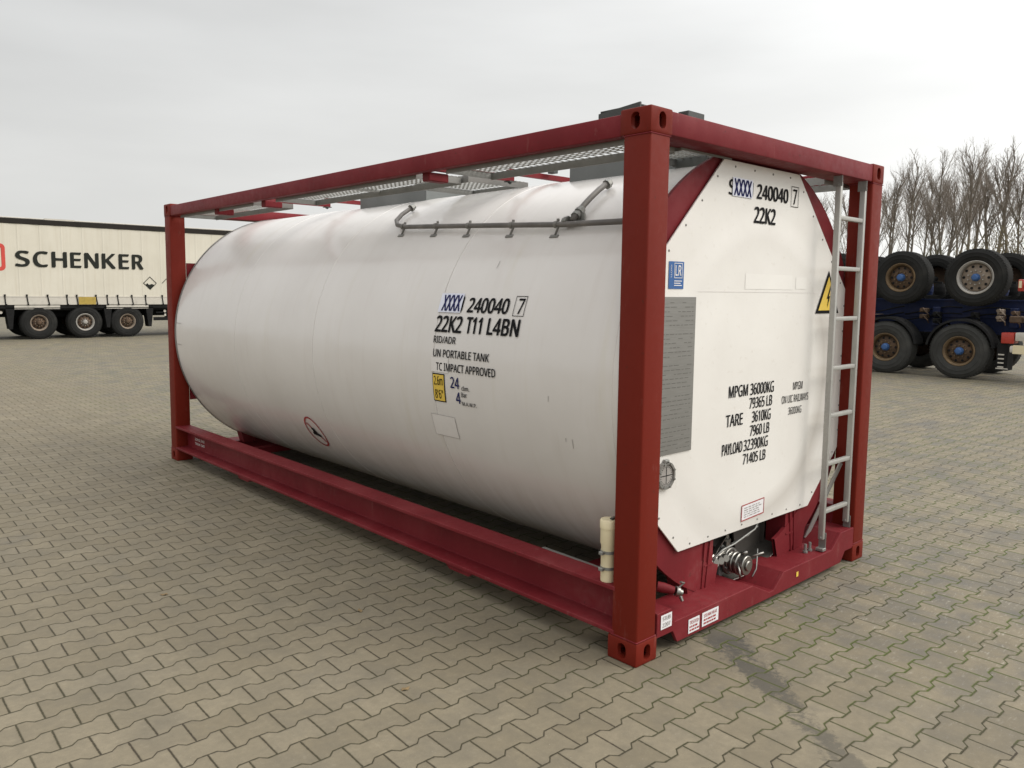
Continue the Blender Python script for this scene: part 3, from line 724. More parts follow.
# ---- ladder
b = BM()
lad = empty('ladder', (0, 0, 0)); lad.parent = TC
for nm, x, z0 in (('ladder_rail', 1.905, .225), ('ladder_rail', 2.240, .275)):
    b = BM(); box(b, (x - .0135, .024, z0), (x + .0135, .058, 2.442), .003, 2); new_obj(nm, b, M_alu, lad, smooth=True)
    b = BM(); box(b, (x - .019, .014, 2.415), (x - .0145, .070, 2.478)); box(b, (x - .022, .016, z0 - .075), (x + .022, .066, z0 - .055), .003, 1); box(b, (x + .0145, .018, z0 - .06), (x + .019, .064, z0 + .04))
    tube(b, [(x - .024, .04, z0 + .01), (x + .024, .04, z0 + .01)], .008, 6); tube(b, [(x - .024, .04, 2.43), (x + .024, .04, 2.43)], .008, 6); new_obj('ladder_bracket', b, M_steel, lad)
for z in (2.231, 1.924, 1.615, 1.308, 1.010, .705, .400):
    b = BM(); box(b, (1.919, .028, z - .013), (2.226, .056, z + .013), .004, 2); new_obj('ladder_rung', b, M_alu, lad, smooth=True)
b = BM(); beam(b, (2.235, .09, .66), (2.02, .20, .17), .045, .006, up=(0, 1, 0)); new_obj('ladder_brace', b, M_alu, lad)

# ---- walkways: perforated planks with frames and cross bars
def walkway(x0, x1, y0, y1, z=2.500):
    b = BM(); px, py = .036, .050; wd = .011
    nx = max(1, int(round((x1 - x0) / px))); ny = max(1, int(round((y1 - y0) / py)))
    for i in range(1, nx): x = x0 + (x1 - x0) * i / nx; box(b, (x - wd / 2, y0, z - .0015), (x + wd / 2, y1, z + .0015))
    for j in range(ny + 1): y = y0 + (y1 - y0) * j / ny; box(b, (x0, y - wd * .6, z - .0045), (x1, y + wd * .6, z - .0017))
    o = new_obj('walkway', b, M_grat, TC)
    b = BM()
    box(b, (x0, y0 - .005, z - .050), (x0 + .004, y1 + .005, z - .006)); box(b, (x1 - .004, y0 - .005, z - .050), (x1, y1 + .005, z - .006))
    box(b, (x0 + .004, y0 - .005, z - .045), (x1 - .004, y0, z - .007)); box(b, (x0 + .004, y1, z - .045), (x1 - .004, y1 + .005, z - .007))
    n = int((y1 - y0) / .85)
    for k in range(1, n): y = y0 + (y1 - y0) * k / n; box(b, (x0 + .006, y - .012, z - .022), (x1 - .006, y + .012, z - .008))
    new_obj('walkway_frame', b, M_steel, o); return o
walkway(.075, .435, .19, 1.55); walkway(.075, .435, 1.86, 3.75); walkway(.075, .435, 4.16, 5.80)
walkway(.445, .98, 1.80, 2.38, 2.512); walkway(.445, .90, .16, .50, 2.512); walkway(W - .435, W - .075, .19, 2.9); 
for y in (1.695, 4.07):
    b = BM(); beam(b, (.068, y, 2.505), (.74, y, 2.505), .035, .040); beam(b, (.70, y, 2.545), (W - .70, y, 2.545), .035, .034); beam(b, (W - .74, y, 2.505), (W - .068, y, 2.505), .035, .040)
    cb = new_obj('top_cross_bar', b, M_mar, TC)
    b = BM(); box(b, (.69, y - .03, 2.478), (.745, y + .03, 2.484)); tube(b, [(.715, y - .004, 2.465), (.715, y - .004, 2.575)], .007, 8); tube(b, [(.715, y, 2.470), (.715, y, 2.478)], .014, 6); new_obj('cross_bar_bolt', b, M_dark, cb)
# ---- spill boxes on the crown
for (x0, x1, y0, y1, zt) in ((.885, 1.56, .30, 1.315, 2.585), (.90, 1.54, 2.86, 3.82, 2.575)):
    b = BM(); t_ = .004
    box(b, (x0, y0, 2.40), (x0 + t_, y1, zt)); box(b, (x1 - t_, y0, 2.40), (x1, y1, zt)); box(b, (x0 + t_, y0, 2.40), (x1 - t_, y0 + t_, zt)); box(b, (x0 + t_, y1 - t_, 2.40), (x1 - t_, y1, zt))
    box(b, (x0 - .006, y0, zt - .012), (x0, y1, zt)); box(b, (x0, y0 - .004, zt + .0005), (x0 + .03, y1 + .004, zt + .003))
    sb = new_obj('spill_box', b, M_box, TC)
    b = BM(); lathe(b, [(0, .02), (.20, .02), (.22, 0), (.22, -.08)], ((x0 + x1) / 2, (y0 + y1) / 2, zt - .03), (0, 0, 1), 28); new_obj('manhole_lid', b, M_dull, sb, smooth=True)
# ---- dark flap plates at the near top corner, bracket blocks
b = BM(); prism(b, [(.175, 2.592), (.43, 2.592), (.43, 2.632), (.175, 2.652)], 'x', .140, .150); box(b, (.150, .182, 2.640), (.30, .42, 2.645)); box(b, (.150, .42, 2.578), (.30, .426, 2.645))
new_obj('walkway_flap', b, M_dark, TC)
b = BM(); box(b, (.475, .140, 2.575), (.610, .150, 2.658)); box(b, (.475, .150, 2.650), (.610, .20, 2.658)); new_obj('walkway_flap', b, M_dark, TC)
b = BM(); box(b, (1.03, 1.60, 2.562), (1.075, 1.66, 2.60), .004, 1); new_obj('lashing_block', b, M_dark, TC)

# ---- document tube standing on the rail beside the near post
b = BM(); tx, ty = .046, .222
lathe(b, [(0, .365), (.034, .365), (.036, .372), (.036, .372), (.036, .548), (.041, .562), (.041, .635), (.044, .635), (.044, .672), (.040, .678), (0, .678)], (tx, ty, -.012), (0, 0, 1), 28)
dt = new_obj('document_tube', b, M_cream, TC, smooth=True)
for z in (.425, .505):
    b = BM(); lathe(b, [(.0365, -.007), (.039, -.007), (.039, .007), (.0365, .007)], (tx, ty, z), (0, 0, 1), 24, close=True); box(b, (tx - .060, ty - .012, z - .008), (tx - .041, ty + .012, z + .008), .002, 1); new_obj('hose_clamp', b, M_steel, dt)
b = BM(); box(b, (tx - .012, ty - .03, .670), (tx + .02, ty - .015, .678)); new_obj('cap_latch', b, M_dark, dt)
# grey bar lying on the rail flange
b = BM(); beam(b, (.168, .26, .345), (.178, .80, .345), .022, .012, bev=.002); new_obj('earth_bar', b, M_dull, TC)

# ---- bottom outlet valve in the end recess
vx, vy, vz = 1.135, .20, .212
b = BM()
def disc(b, r_, y0, y1, cx=vx, cz=vz, n=28, bev=.004):
    r_ *= 1.02; lathe(b, [(0, y0), (r_ - bev, y0), (r_, y0 + bev), (r_, y1 - bev), (r_ - bev, y1), (0, y1)], (cx, 0, cz), (0, 1, 0), n)
disc(b, .055, .20, .60); disc(b, .062, .17, .185); disc(b, .046, .185, .205); disc(b, .078, .205, .225); disc(b, .078, .265, .285); disc(b, .050, .225, .265)
ov = new_obj('outlet_valve', b, M_bright, TC, smooth=True)
b = BM(); disc(b, .056, .100, .172, n=32); disc(b, .064, .140, .158); disc(b, .030, .088, .100); new_obj('outlet_cap', b, M_bright, ov, smooth=True)
b = BM(); tube(b, [(vx - .062, .13, vz + .02), (vx - .085, .10, vz - .01), (vx - .088, .09, vz - .05)], .007, 8); tube(b, [(vx + .062, .13, vz + .03), (vx + .095, .09, vz + .05), (vx + .12, .07, vz + .06)], .007, 8)
tube(b, [(vx, .15, vz + .06), (vx + .01, .11, vz + .075)], .009, 8); new_obj('cam_lever', b, M_bright, ov, smooth='all')
b = BM()
for k in range(8):
    a = 2 * math.pi * (k + .5) / 8; tube(b, [(vx + .066 * math.cos(a), .195, vz + .066 * math.sin(a)), (vx + .066 * math.cos(a), .295, vz + .066 * math.sin(a))], .0065, 6)
new_obj('flange_bolt', b, M_steel, ov)
b = BM(); box(b, (vx - .02, .225, vz + .045), (vx + .02, .265, vz + .115), .004, 1); lathe(b, [(0, .0), (.028, .0), (.028, .012), (.016, .016), (.016, .04), (0, .04)], (vx, .245, vz + .115), (0, 0, 1), 16)
beam(b, (vx - .01, .245, vz + .145), (vx - .19, .22, vz + .055), .022, .007); tube(b, [(vx - .17, .222, vz + .066), (vx - .215, .216, vz + .045)], .013, 10); new_obj('valve_handle', b, M_bright, ov)
b = BM(); prism(b, [(vx - .085, .13), (vx - .045, .13), (vx - .03, .30), (vx - .06, .32), (vx - .09, .25)], 'y', .232, .245); new_obj('handle_guard', b, M_box, ov)
b = BM(); tube(b, [(.93, .20, .27), (1.02, .19, .31), (1.12, .18, .325), (1.32, .17, .375), (1.40, .17, .46)], .006, 8); tube(b, [(vx + .02, .22, .31), (1.28, .19, .34), (1.36, .175, .385)], .005, 8)
tube(b, [(1.38, .18, .24), (1.34, .16, .13), (1.28, .15, .10)], .004, 6); new_obj('remote_cable', b, M_steel, ov, smooth='all')
b = BM()
for k in range(3): c = (.97 + .035 * k, .22 - .01 * k, .235 + .01 * k); lathe(b, [(0, -.03), (.034 - .004 * k, -.03), (.038 - .004 * k, -.01), (.038 - .004 * k, .01), (.02, .03), (0, .03)], c, (-.4, -1, .2), 14)
tube(b, [(.92, .22, .23), (1.07, .21, .30)], .016, 10); new_obj('vent_fitting', b, M_bright, ov, smooth=True)
# steam trap at the near corner of the bottom end rail
b = BM(); tube(b, [(.372, .165, .262), (.395, .138, .256), (.43, .10, .245)], [.026, .026, .019], 14); t_ = new_obj('steam_outlet', b, M_mar, TC, smooth=True)
b = BM(); lathe(b, [(0, 0), (.024, 0), (.027, .008), (.027, .018), (.018, .022), (.018, .038), (0, .038)], (.435, .098, .243), (.75, -.45, -.35), 16); tube(b, [(.45, .085, .26), (.47, .07, .285), (.44, .07, .295)], .006, 8); tube(b, [(.455, .085, .225), (.46, .07, .19)], .009, 8)
new_obj('outlet_coupling', b, M_bright, t_, smooth=True)
b = BM(); lathe(b, [(0, 0), (.020, 0), (.024, .008), (.024, .02), (0, .024)], (.215, .10, .270), (-.2, -1, .1), 12); box(b, (.19, .10, .222), (.24, .13, .26), .003, 1); new_obj('earth_stud', b, M_bright, TC)
# small bolts and stickers on the bottom rail
b = BM()
for x, z in ((1.86, .147), (1.80, .147)): lathe(b, [(0, .055), (.009, .055), (.009, .012), (.016, .012), (.016, 0)], (x, .09, z), (0, 0, 1), 8)
new_obj('lashing_stud', b, M_steel, TC)
def rail_fn(x0, z0, l=.003): return lambda s, t: (x0 + s, .002 - l, z0 + t)
for (x, z, ww, hh, rows) in ((.186, .136, .088, .072, 2), (.418, .050, .096, .074, 3), (.538, .052, .150, .074, 3)):
    b = BM(); patch(b, rail_fn(x, z), 0, 0, ww, hh, 1, 1); st = new_obj('rail_sticker', b, M_sticker, TC)
    b = BM()
    if rows == 2: text_bm('STUB', ww * .72, hh * .3, rail_fn(x + .012, z + hh * .58, .0045), .02, b); text_bm('2207', ww * .72, hh * .3, rail_fn(x + .012, z + hh * .12, .0045), .02, b)
    else:
        text_bm('TESTED' if ww < .1 else 'STEAM HEAT', ww * .8, hh * .24, rail_fn(x + ww * .1, z + hh * .62, .0045), .01, b); 
        for k in range(2):
            xx = ww * .1
            while xx < ww * .82: w2 = random.uniform(.008, .025); patch(b, rail_fn(x + xx, z + hh * (.14 + .24 * k), .0045), 0, 0, w2, hh * .12, 1, 1); xx += w2 + .006
    new_obj('sticker_print', b, M_line if rows == 2 else M_redst, st)
b = BM(); patch(b, rail_fn(1.520, .082), 0, 0, .024, .030, 1, 1); new_obj('rail_sticker', b, M_yel, TC)
b = BM()
for k in range(2): text_bm(('22K2 240' , 'TANK 040')[k], .24, .026, lambda s, t, k=k: (.1165, 5.70 - s, .232 - k * .045 + t), .03, b)
new_obj('rail_marking', b, M_label, TC)
# undercarriage seen as dark beams below the tank
b = BM()
for y in (.75, 5.2): beam(b, (.15, y, .15), (W - .15, y, .15), .10, .06)
new_obj('under_beam', b, M_mar, TC)

# ================================================================== WHEELS
def make_wheel(rad=.53, wid=.385, rimr=.30, m_rim=M_rust, m_disc=M_rustd, m_hub=M_rustd, hub=.075, m_tyre=M_tyre, nbolt=10, depth=.085, tread=True):
    """face towards -Y, centre at origin"""
    root = empty('wheel')
    h = wid / 2; b = BM()
    pf = [(rimr + .012, -h + .03), (rimr + .035, -h + .006), (rimr + .07, -h - .002), ((rimr + rad) / 2 - .035, -h - .010), ((rimr + rad) / 2 - .03, -h - .016), ((rimr + rad) / 2 - .02, -h - .016), ((rimr + rad) / 2 - .015, -h - .012), ((rimr + rad) / 2 + .045, -h - .010), ((rimr + rad) / 2 + .05, -h - .016), ((rimr + rad) / 2 + .058, -h - .006), (rad - .052, -h + .004), (rad - .022, -h + .022), (rad - .006, -h + .045)]
    g = []
    ng = 5; step = (wid - .10) / ng
    for k in range(ng + 1):
        y = -h + .05 + step * k
        g += [(rad, y - step * .42 if k else y), (rad, y + step * .30), (rad - .014, y + step * .34), (rad - .014, y + step * .52)] if k < ng else [(rad, y)]
    prof = pf + g + [(r_, -y) for r_, y in pf[::-1]]
    lathe(b, [(r_, -y) for r_, y in prof], (0, 0, 0), (0, -1, 0), 64, close=False)
    # the sidewall lettering band and shoulder blocks
    if tread:
        for k in range(60):
            a = 2 * math.pi * k / 60
            for sgn in (-1, 1):
                c = Vector((math.cos(a) * (rad - .005), sgn * (h - .035), math.sin(a) * (rad - .005)))
                g_ = box(b, c - Vector((.010, .022, .011)), c + Vector((.004, .016, .011))); bmesh.ops.rotate(b, verts=g_, cent=c, matrix=Matrix.Rotation(-a, 3, 'Y'))
    new_obj('tyre', b, m_tyre, root, smooth=True)
    b = BM()
    lathe(b, [(rimr + .016, h - .022), (rimr + .018, h - .012), (rimr + .006, h - .008), (rimr - .010, h - .022), (rimr - .028, h - .04), (rimr - .035, h - .09), (rimr - .045, h - depth - .03)], (0, 0, 0), (0, -1, 0), 56)
    new_obj('rim', b, m_rim, root, smooth=True)
    b = BM(); fd = h - depth
    lathe(b, [(rimr - .04, fd - .03), (rimr - .065, fd), (rimr * .55, fd + .02), (rimr * .52, fd + .024), (0, fd + .024)], (0, 0, 0), (0, -1, 0), 48)
    nf0 = len(b.faces)
    for k in range(nbolt):
        a = 2 * math.pi * k / nbolt; lathe(b, [(0, .001), (rimr * .085, .001)], (math.cos(a) * rimr * .70, -(fd + .016), math.sin(a) * rimr * .70), (0, -1, 0), 12)
    nf1 = len(b.faces)
    for k in range(nbolt):
        a = 2 * math.pi * (k + .5) / nbolt; lathe(b, [(0, .05), (.014, .05), (.016, .0)], (math.cos(a) * rimr * .44, -(fd + .02), math.sin(a) * rimr * .44), (0, -1, 0), 6)
    b.faces.ensure_lookup_table()
    for q, f_ in enumerate(b.faces): f_.material_index = 0 if q < nf0 else (1 if q < nf1 else 2)
    new_obj('disc', b, None, root, smooth=True, mats=[m_disc, M_blk, m_rim])
    b = BM(); lathe(b, [(hub + .012, .0), (hub + .008, .035), (hub, .04), (hub * .95, .085), (hub * .7, .105), (0, .11)], (0, -(fd + .024), 0), (0, -1, 0), 24)
    for k in range(6):
        a = 2 * math.pi * k / 6; box(b, (math.cos(a) * hub - .010, -(fd + .024) - .06, math.sin(a) * hub - .010), (math.cos(a) * hub + .010, -(fd + .024) - .03, math.sin(a) * hub + .010))
    new_obj('hub', b, m_hub, root, smooth=True)
    return root

# ================================================================== LEFT: CURTAIN TRAILER
TY = 27.47
tr = empty('curtain_trailer', (3.0, TY, 0), 0, 'long cream curtain sided semi trailer with black lettering behind the tank container', 'trailer')
X0, X1 = -7.0, 7.9       # local body extent (world -5.3 .. 9.6)
b = BM(); box(b, (X0 + .01, .012, 1.34), (X1 - .01, 2.5, 3.754), .01, 1)
def sheet(s, t):
    fx = (s * 1.5625) % 1.0; q = .5 - .5 * math.cos(2 * math.pi * fx)
    tt = (t - 1.34) / 2.415; return (s, .009 * q * (.5 + .5 * tt) - .002 + .004 * math.sin(s * 2.1 + 2.2 * tt) * math.sin(math.pi * tt), t)
patch(b, sheet, X0, 1.34, X1, 3.754, 240, 12); body = new_obj('curtain', b, M_curt, tr, smooth=True)
b = BM(); box(b, (X0 - .03, -.025, 3.755), (X1 + .03, 2.525, 3.925), .01, 1); new_obj('roof_rail', b, M_dkbar, tr)
b = BM(); box(b, (X0 + .02, .02, 3.925), (X1 - .02, 2.48, 3.965), .01, 1); box(b, (-.3 + .9, -.01, 3.92), (1.1 + .4, .1, 3.975)); new_obj('roof_sheet', b, M_wtrim, tr)
# side flap at the bottom with fold, straps
b = BM(); box(b, (X0, -.012, 1.14), (X1, .10, 1.395), .004, 1); box(b, (X0, -.02, 1.395), (X1, .03, 1.425)); skirt = new_obj('side_flap', b, M_wtrim, tr)
sx = [-2.95, -2.45, -1.92, -1.35, -1.10, -.48, -.15, .18, .95, 1.0]
px_s = (-0.66, 0.0, .56, 1.16, 1.44, 2.06, 2.44, 2.80, 3.25, 3.72)   # spacing along the visible stretch
for k, xx in enumerate([-6.6, -5.9, -5.2, -4.6, -3.9, -3.2, -2.5, -1.9, -1.3, -.62, .0, .60, 1.18, 1.48, 2.08, 2.44, 2.78, 3.25, 3.72, 4.3, 4.9, 5.5, 6.1]):
    b = BM(); beam(b, (xx - .02, -.026, 1.46), (xx + .02 * (k % 3), -.026, 1.12), .035, .008, up=(0, 1, 0)); box(b, (xx - .045, -.045, 1.415), (xx + .01, -.030, 1.48)); box(b, (xx - .01, -.04, 1.12), (xx + .04, -.030, 1.17))
    new_obj('strap', b, M_blk, tr)
b = BM(); box(b, (1.52, -.034, 1.150), (2.06, -.0275, 1.405)); new_obj('yellow_plate', b, M_yeld, tr)
b = BM(); box(b, (X0, .02, 1.02), (X1, .12, 1.135)); box(b, (X0, .12, .95), (X1, 2.38, 1.13)); box(b, (X0 + .5, .75, .72), (X1 - .1, .87, .95)); box(b, (X0 + .5, 1.63, .72), (X1 - .1, 1.75, .95)); new_obj('underframe', b, M_blk, tr)
def wall_fn(x0, z0, l=.010): return lambda s, t: (x0 + s - 3.0, -l, z0 + t)
# name along the curtain, in an even spacing of capitals
b = BM(); widths = {'S': .42, 'C': .45, 'H': .47, 'E': .345, 'N': .46, 'K': .46, 'R': .40}; xx = 2.70; gap = (6.68 - 2.70 - sum(widths[c] for c in 'SCHENKER')) / 7
for c in 'SCHENKER': text_bm(c, widths[c], .525, wall_fn(xx, 2.375), .050, b); xx += widths[c] + gap
new_obj('lettering', b, M_letter, body)
b = BM(); n = 8; rr = .12; x0_, x1_, z0_, z1_ = .55, 2.43, 2.235, 3.105
def rrect(x0, x1, z0, z1, r_, l):
    pts = []
    for cx, cz, a0 in ((x1 - r_, z1 - r_, 0), (x0 + r_, z1 - r_, 90), (x0 + r_, z0 + r_, 180), (x1 - r_, z0 + r_, 270)):
        for k in range(n + 1): a = R(a0 + 90 * k / n); pts.append((cx + r_ * math.cos(a) - 3.0, -l, cz + r_ * math.sin(a)))
    return pts
po, pi_ = rrect(x0_, x1_, z0_, z1_, .14, .010), rrect(x0_ + .11, x1_ - .11, z0_ + .11, z1_ - .11, .06, .010)
A = [b.verts.new(p) for p in po]; B = [b.verts.new(p) for p in pi_]
for k in range(len(A)): b.faces.new((A[k], A[(k + 1) % len(A)], B[(k + 1) % len(A)], B[k]))
text_bm('DB', 1.2, .52, wall_fn(.90, 2.41), .06, b)
new_obj('logo_frame', b, M_logo, body)
# hazard diamonds printed on the curtain
b = BM()
for cx in (6.88, 7.52):
    r_, q = .235, .20
    for s_ in range(4):
        a0, a1 = R(90 * s_), R(90 * s_ + 90)
        if cx > 7.2 and s_ in (2, 3): continue
        b.faces.new([b.verts.new((cx - 3.0 + rr_ * math.cos(a), -.010, 1.90 + rr_ * math.sin(a) * 1.02)) for rr_, a in ((r_, a0), (r_, a1), (r_ - .03, a1), (r_ - .03, a0))])
b.faces.new([b.verts.new((6.88 - 3 + x, -.012, 1.90 + z)) for x, z in ((-.16, -.06), (0, -.21), (.16, -.06), (.05, -.03), (-.04, -.06), (-.09, 0))])
new_obj('hazard_diamond', b, M_letter, body)
w1 = make_wheel(.545, .385, .250, M_brn, M_rustd, M_rustd); w2 = make_wheel(.545, .385, .275, M_rim, M_rustd, M_rim)
for k, (src, x, z_) in enumerate(((w1, 3.315, 0), (w2, 4.71, 0), (w1, 6.085, 0))):
    o = src if k < 2 else copy_tree(w1); o.parent = tr; o.location = (x - 3.0, .19, .545)
    o2 = copy_tree(w1, tr); o2.location = (x - 3.0, 2.25, .545); o2.rotation_euler = (0, 0, math.pi)
for x in (3.315, 4.71, 6.085):
    b = BM(); tube(b, [(x - 3, .3, .545), (x - 3, 2.15, .545)], .07, 12); new_obj('axle', b, M_blk, tr)
for (xa, xb) in ((2.62, 3.95), (5.40, 6.80)):
    b = BM(); box(b, (xa - 3, .0, 1.00), (xb - 3, .40, 1.018)); box(b, (xa - 3 + .0, -.01, 1.05), (xb - 3, .01, 1.12)); new_obj('mudguard', b, M_wtrim if xa > 0 else M_blk, tr)
for x in (2.50, 3.0 + 2.45, 6.85):
    b = BM(); prism(b, [(x - 3 - .05, .35), (x - 3 + .05, .35), (x - 3 + .13, 1.05), (x - 3 - .13, 1.05)], 'y', .02, .40); new_obj('mudflap', b, M_blk, tr)
b = BM(); beam(b, (4.0, .10, .62), (6.4, .10, .62), .05, .12); beam(b, (4.05, .1, .62), (4.05, .1, 1.05), .05, .05); beam(b, (5.2, .1, .62), (5.2, .1, 1.05), .05, .05); beam(b, (4.1, .12, .85), (6.3, .12, .85), .03, .05); new_obj('side_guard', b, M_blk, tr)
b = BM(); box(b, (4.55, .2, .55), (5.15, .6, .98), .03, 2); box(b, (-2.6, .1, .45), (-.9, .8, .98), .03, 2); box(b, (-6, .1, .4), (-5.7, .5, .98)); tube(b, [(-4.6, .5, .7), (-3.2, .5, .7)], .2, 16); new_obj('equipment_box', b, M_blk, tr)
b = BM(); 
for x in (4.4, -1.2, -.75): lathe(b, [(0, .0), (.05, 0), (.05, -.02)], (x, .09, .90), (0, 1, 0), 10)
box(b, (4.37, .05, .72), (4.43, .09, .80)); new_obj('side_reflector', b, M_wtrim, tr)
b = BM(); box(b, (-5.6, .3, 0), (-5.45, .45, 1.0)); box(b, (-5.7, .25, 0), (-5.35, .5, .04)); box(b, (-5.6, 2.0, 0), (-5.45, 2.15, 1.0)); box(b, (-5.7, 1.95, 0), (-5.35, 2.2, .04)); new_obj('landing_leg', b, M_blk, tr)
b = BM(); beam(b, (6.5, .1, .5), (6.5, 2.4, .5), .10, .12); beam(b, (6.5, .6, .5), (6.5, .6, 1.0), .08, .05); beam(b, (6.5, 1.9, .5), (6.5, 1.9, 1.0), .08, .05); new_obj('rear_bumper', b, M_blk, tr)

# ================================================================== RIGHT: STACKED CONTAINER CHASSIS
# local frame: x along the trailer (towards its rear), -y faces the yard; rotated so the trailer runs along world Y
CX = 15.57
low = empty('container_chassis', (CX, 0, 0), -math.pi / 2, 'blue skeletal container trailer on the ground with black mudguards and rusty rims', 'trailer', 'blue skeletal trailers stacked one on another')
upp = empty('container_chassis', (CX, 0, 0), -math.pi / 2, 'blue skeletal container trailer stacked upside down on top, its wheels in the air', 'trailer', 'blue skeletal trailers stacked one on another')
def lx(Y): return -Y      # rotation by -90deg: local (x,y) -> world (y, -x)+...
# local +x -> world -Y ; local +y -> world +X
def chassis(root, ax_ys, wz, zb, flip, wr):
    """ax_ys: world Y of the axles; wz wheel centre height; zb beam centre height"""
    s = -1 if flip else 1
    b = BM()
    for yy in (.72, 1.62):
        for dz in (-.17, .17): box(b, (-12.0, yy - .07, zb + dz - .012), (-1.4, yy + .07, zb + dz + .012))
        box(b, (-12.0, yy - .006, zb - .158), (-1.4, yy + .006, zb + .158))
    new_obj('main_beam', b, M_bfr, root)
    for x in (-11.8, -9.0, -7.4, -5.9, -4.4, -2.9, -1.5):
        b = BM(); box(b, (x - .07, .50, zb - .09 + .06 * s), (x + .07, 1.85, zb + .07 + .06 * s), .01, 1); new_obj('cross_member', b, M_bfr, root)
    for x in (-1.55, -7.6):
        for y in (.03, 2.16):
            b = BM(); box(b, (x - .07, y, zb + .04 * s - .06), (x + .07, y + .16, zb + .04 * s + .06), .01, 1); box(b, (x - .03, y + .05, zb + s * .12), (x + .03, y + .11, zb + s * .22), .01, 1); new_obj('twist_lock', b, M_rust, root)
    for Y in ax_ys:
        b = BM(); tube(b, [(-Y, .30, wz), (-Y, 2.10, wz)], .065, 12); new_obj('axle', b, M_blk, root)
        for yy in (.78, 1.56):
            b = BM(); beam(b, (-Y - .50, yy, wz + s * .22), (-Y, yy, wz + s * .06), .08, .05); beam(b, (-Y, yy, wz + s * .06), (-Y + .35, yy, wz + s * .10), .08, .05); box(b, (-Y - .56, yy - .06, wz + s * .18), (-Y - .44, yy + .06, zb - s * .16), .01, 1)
            lathe(b, [(0, -.13), (.11, -.13), (.13, -.05), (.13, .05), (.11, .13), (0, .13)], (-Y + .30, yy, wz + s * .25), (0, 0, 1), 18); new_obj('suspension', b, M_bfr if yy < 1 else M_blk, root)
chassis(low, (3.733, 5.259, 6.785), .590, 1.13, False, .59)
chassis(upp, (3.515, 5.011, 6.507), 2.150, 1.497, True, .585)
WA = make_wheel(.585, .385, .300, M_brz, M_rustd, M_bhub, .074, M_tyre_g, depth=.10)
WB = make_wheel(.585, .400, .300, M_brz, M_rustd, M_bhub, .074, M_tyre, depth=.10)
WC_ = make_wheel(.600, .400, .335, M_rim, M_brn, M_bhub, .070, M_tyre, depth=.10)
first = True
for Y in (3.733, 5.259, 6.785):
    o = WA if first else copy_tree(WA); first = False; o.parent = low; o.location = (-Y, .0 + .19, .588)
    o2 = copy_tree(WA, low); o2.location = (-Y, 2.16, .588); o2.rotation_euler = (0, 0, math.pi)
    b = BM(); n = 20; ro = .675                     # mudguard arch
    for (a0, a1) in ((8, 172),):
        P_ = [(math.cos(R(a0 + (a1 - a0) * k / n)), math.sin(R(a0 + (a1 - a0) * k / n))) for k in range(n + 1)]
        rows = [[b.verts.new((-Y + c * r_, yy, .60 + s_ * r_)) for (r_, yy) in ((ro, .0), (ro - .045, -.012), (ro - .05, .0), (ro - .012, .012), (ro - .012, .42), (ro, .42))] for c, s_ in P_]
        for A, B in zip(rows, rows[1:]):
            for e in range(6): b.faces.new((A[e], A[(e + 1) % 6], B[(e + 1) % 6], B[e]))
        b.faces.new(rows[0]); b.faces.new(rows[-1][::-1])
        for a in (60, 120): beam(b, (-Y + math.cos(R(a)) * ro, .2, .60 + math.sin(R(a)) * ro), (-Y + math.cos(R(a)) * ro * 1.0, .70, 1.05), .03, .03)
    bmesh.ops.recalc_face_normals(b, faces=b.faces); new_obj('mudguard', b, M_blk, low, smooth=True)
for k, Y in enumerate((3.515, 5.011, 6.507)):
    o = WC_ if k == 0 else (WB if k == 1 else copy_tree(WB)); o.parent = upp; o.location = (-Y, .20, 2.150 if k else 2.143)
    if k == 0: o['label'] = 'wheel with bright silver rim'
    o2 = copy_tree(WB, upp); o2.location = (-Y, 2.22, 2.150); o2.rotation_euler = (0, 0, math.pi)
# a further far-side axle end of the upper trailer and brake parts
for root, wz, ys_, s in ((upp, 2.15, (3.515, 5.011), -1), (low, .59, (3.733, 5.259), 1)):
    for Y in ys_:
        b = BM(); lathe(b, [(0, 0), (.07, 0), (.085, .02), (.085, .12), (.06, .16), (0, .16)], (-Y + .20, .62, wz - s * .28), (0, -1, .2), 16); tube(b, [(-Y + .20, .60, wz - s * .28), (-Y + .05, .56, wz - s * .02)], .018, 8); new_obj('brake_chamber', b, M_rust, root, smooth=True)
# hoses, brackets of the frames
for root, zz_ in ((low, 1.28), (upp, 1.42)):
    b = BM()
    for k in range(5):
        x = -7.5 + k * 1.2; tube(b, [(x + t * .24, .60 + .03 * math.sin(t * 2.1 + k), zz_ - .10 * math.sin(t * .65 + k)) for t in range(6)], .014, 6)
    new_obj('air_hose', b, M_blk, root, smooth='all')
    for q_, x in enumerate((-2.85, -3.12, -4.35, -4.62, -5.95, -3.6)):
        b = BM(); dz_ = .05 * math.sin(q_ * 2.3); zz2 = zz_ + dz_; box(b, (x - .03 - .014 * (q_ % 4), .36, zz2 - .05 - .012 * ((q_ * 3) % 4)), (x + .05, .62, zz2 + .03), .012, 2); tube(b, [(x, .28, zz2), (x, .38, zz2)], .04, 10); tube(b, [(x + .02, .33, zz2), (x + .12, .33, zz2 - .09), (x + .1, .45, zz2 - .16)], .014, 6); new_obj('valve_block', b, (M_rustd, M_brn, M_blk)[q_ % 3], root)
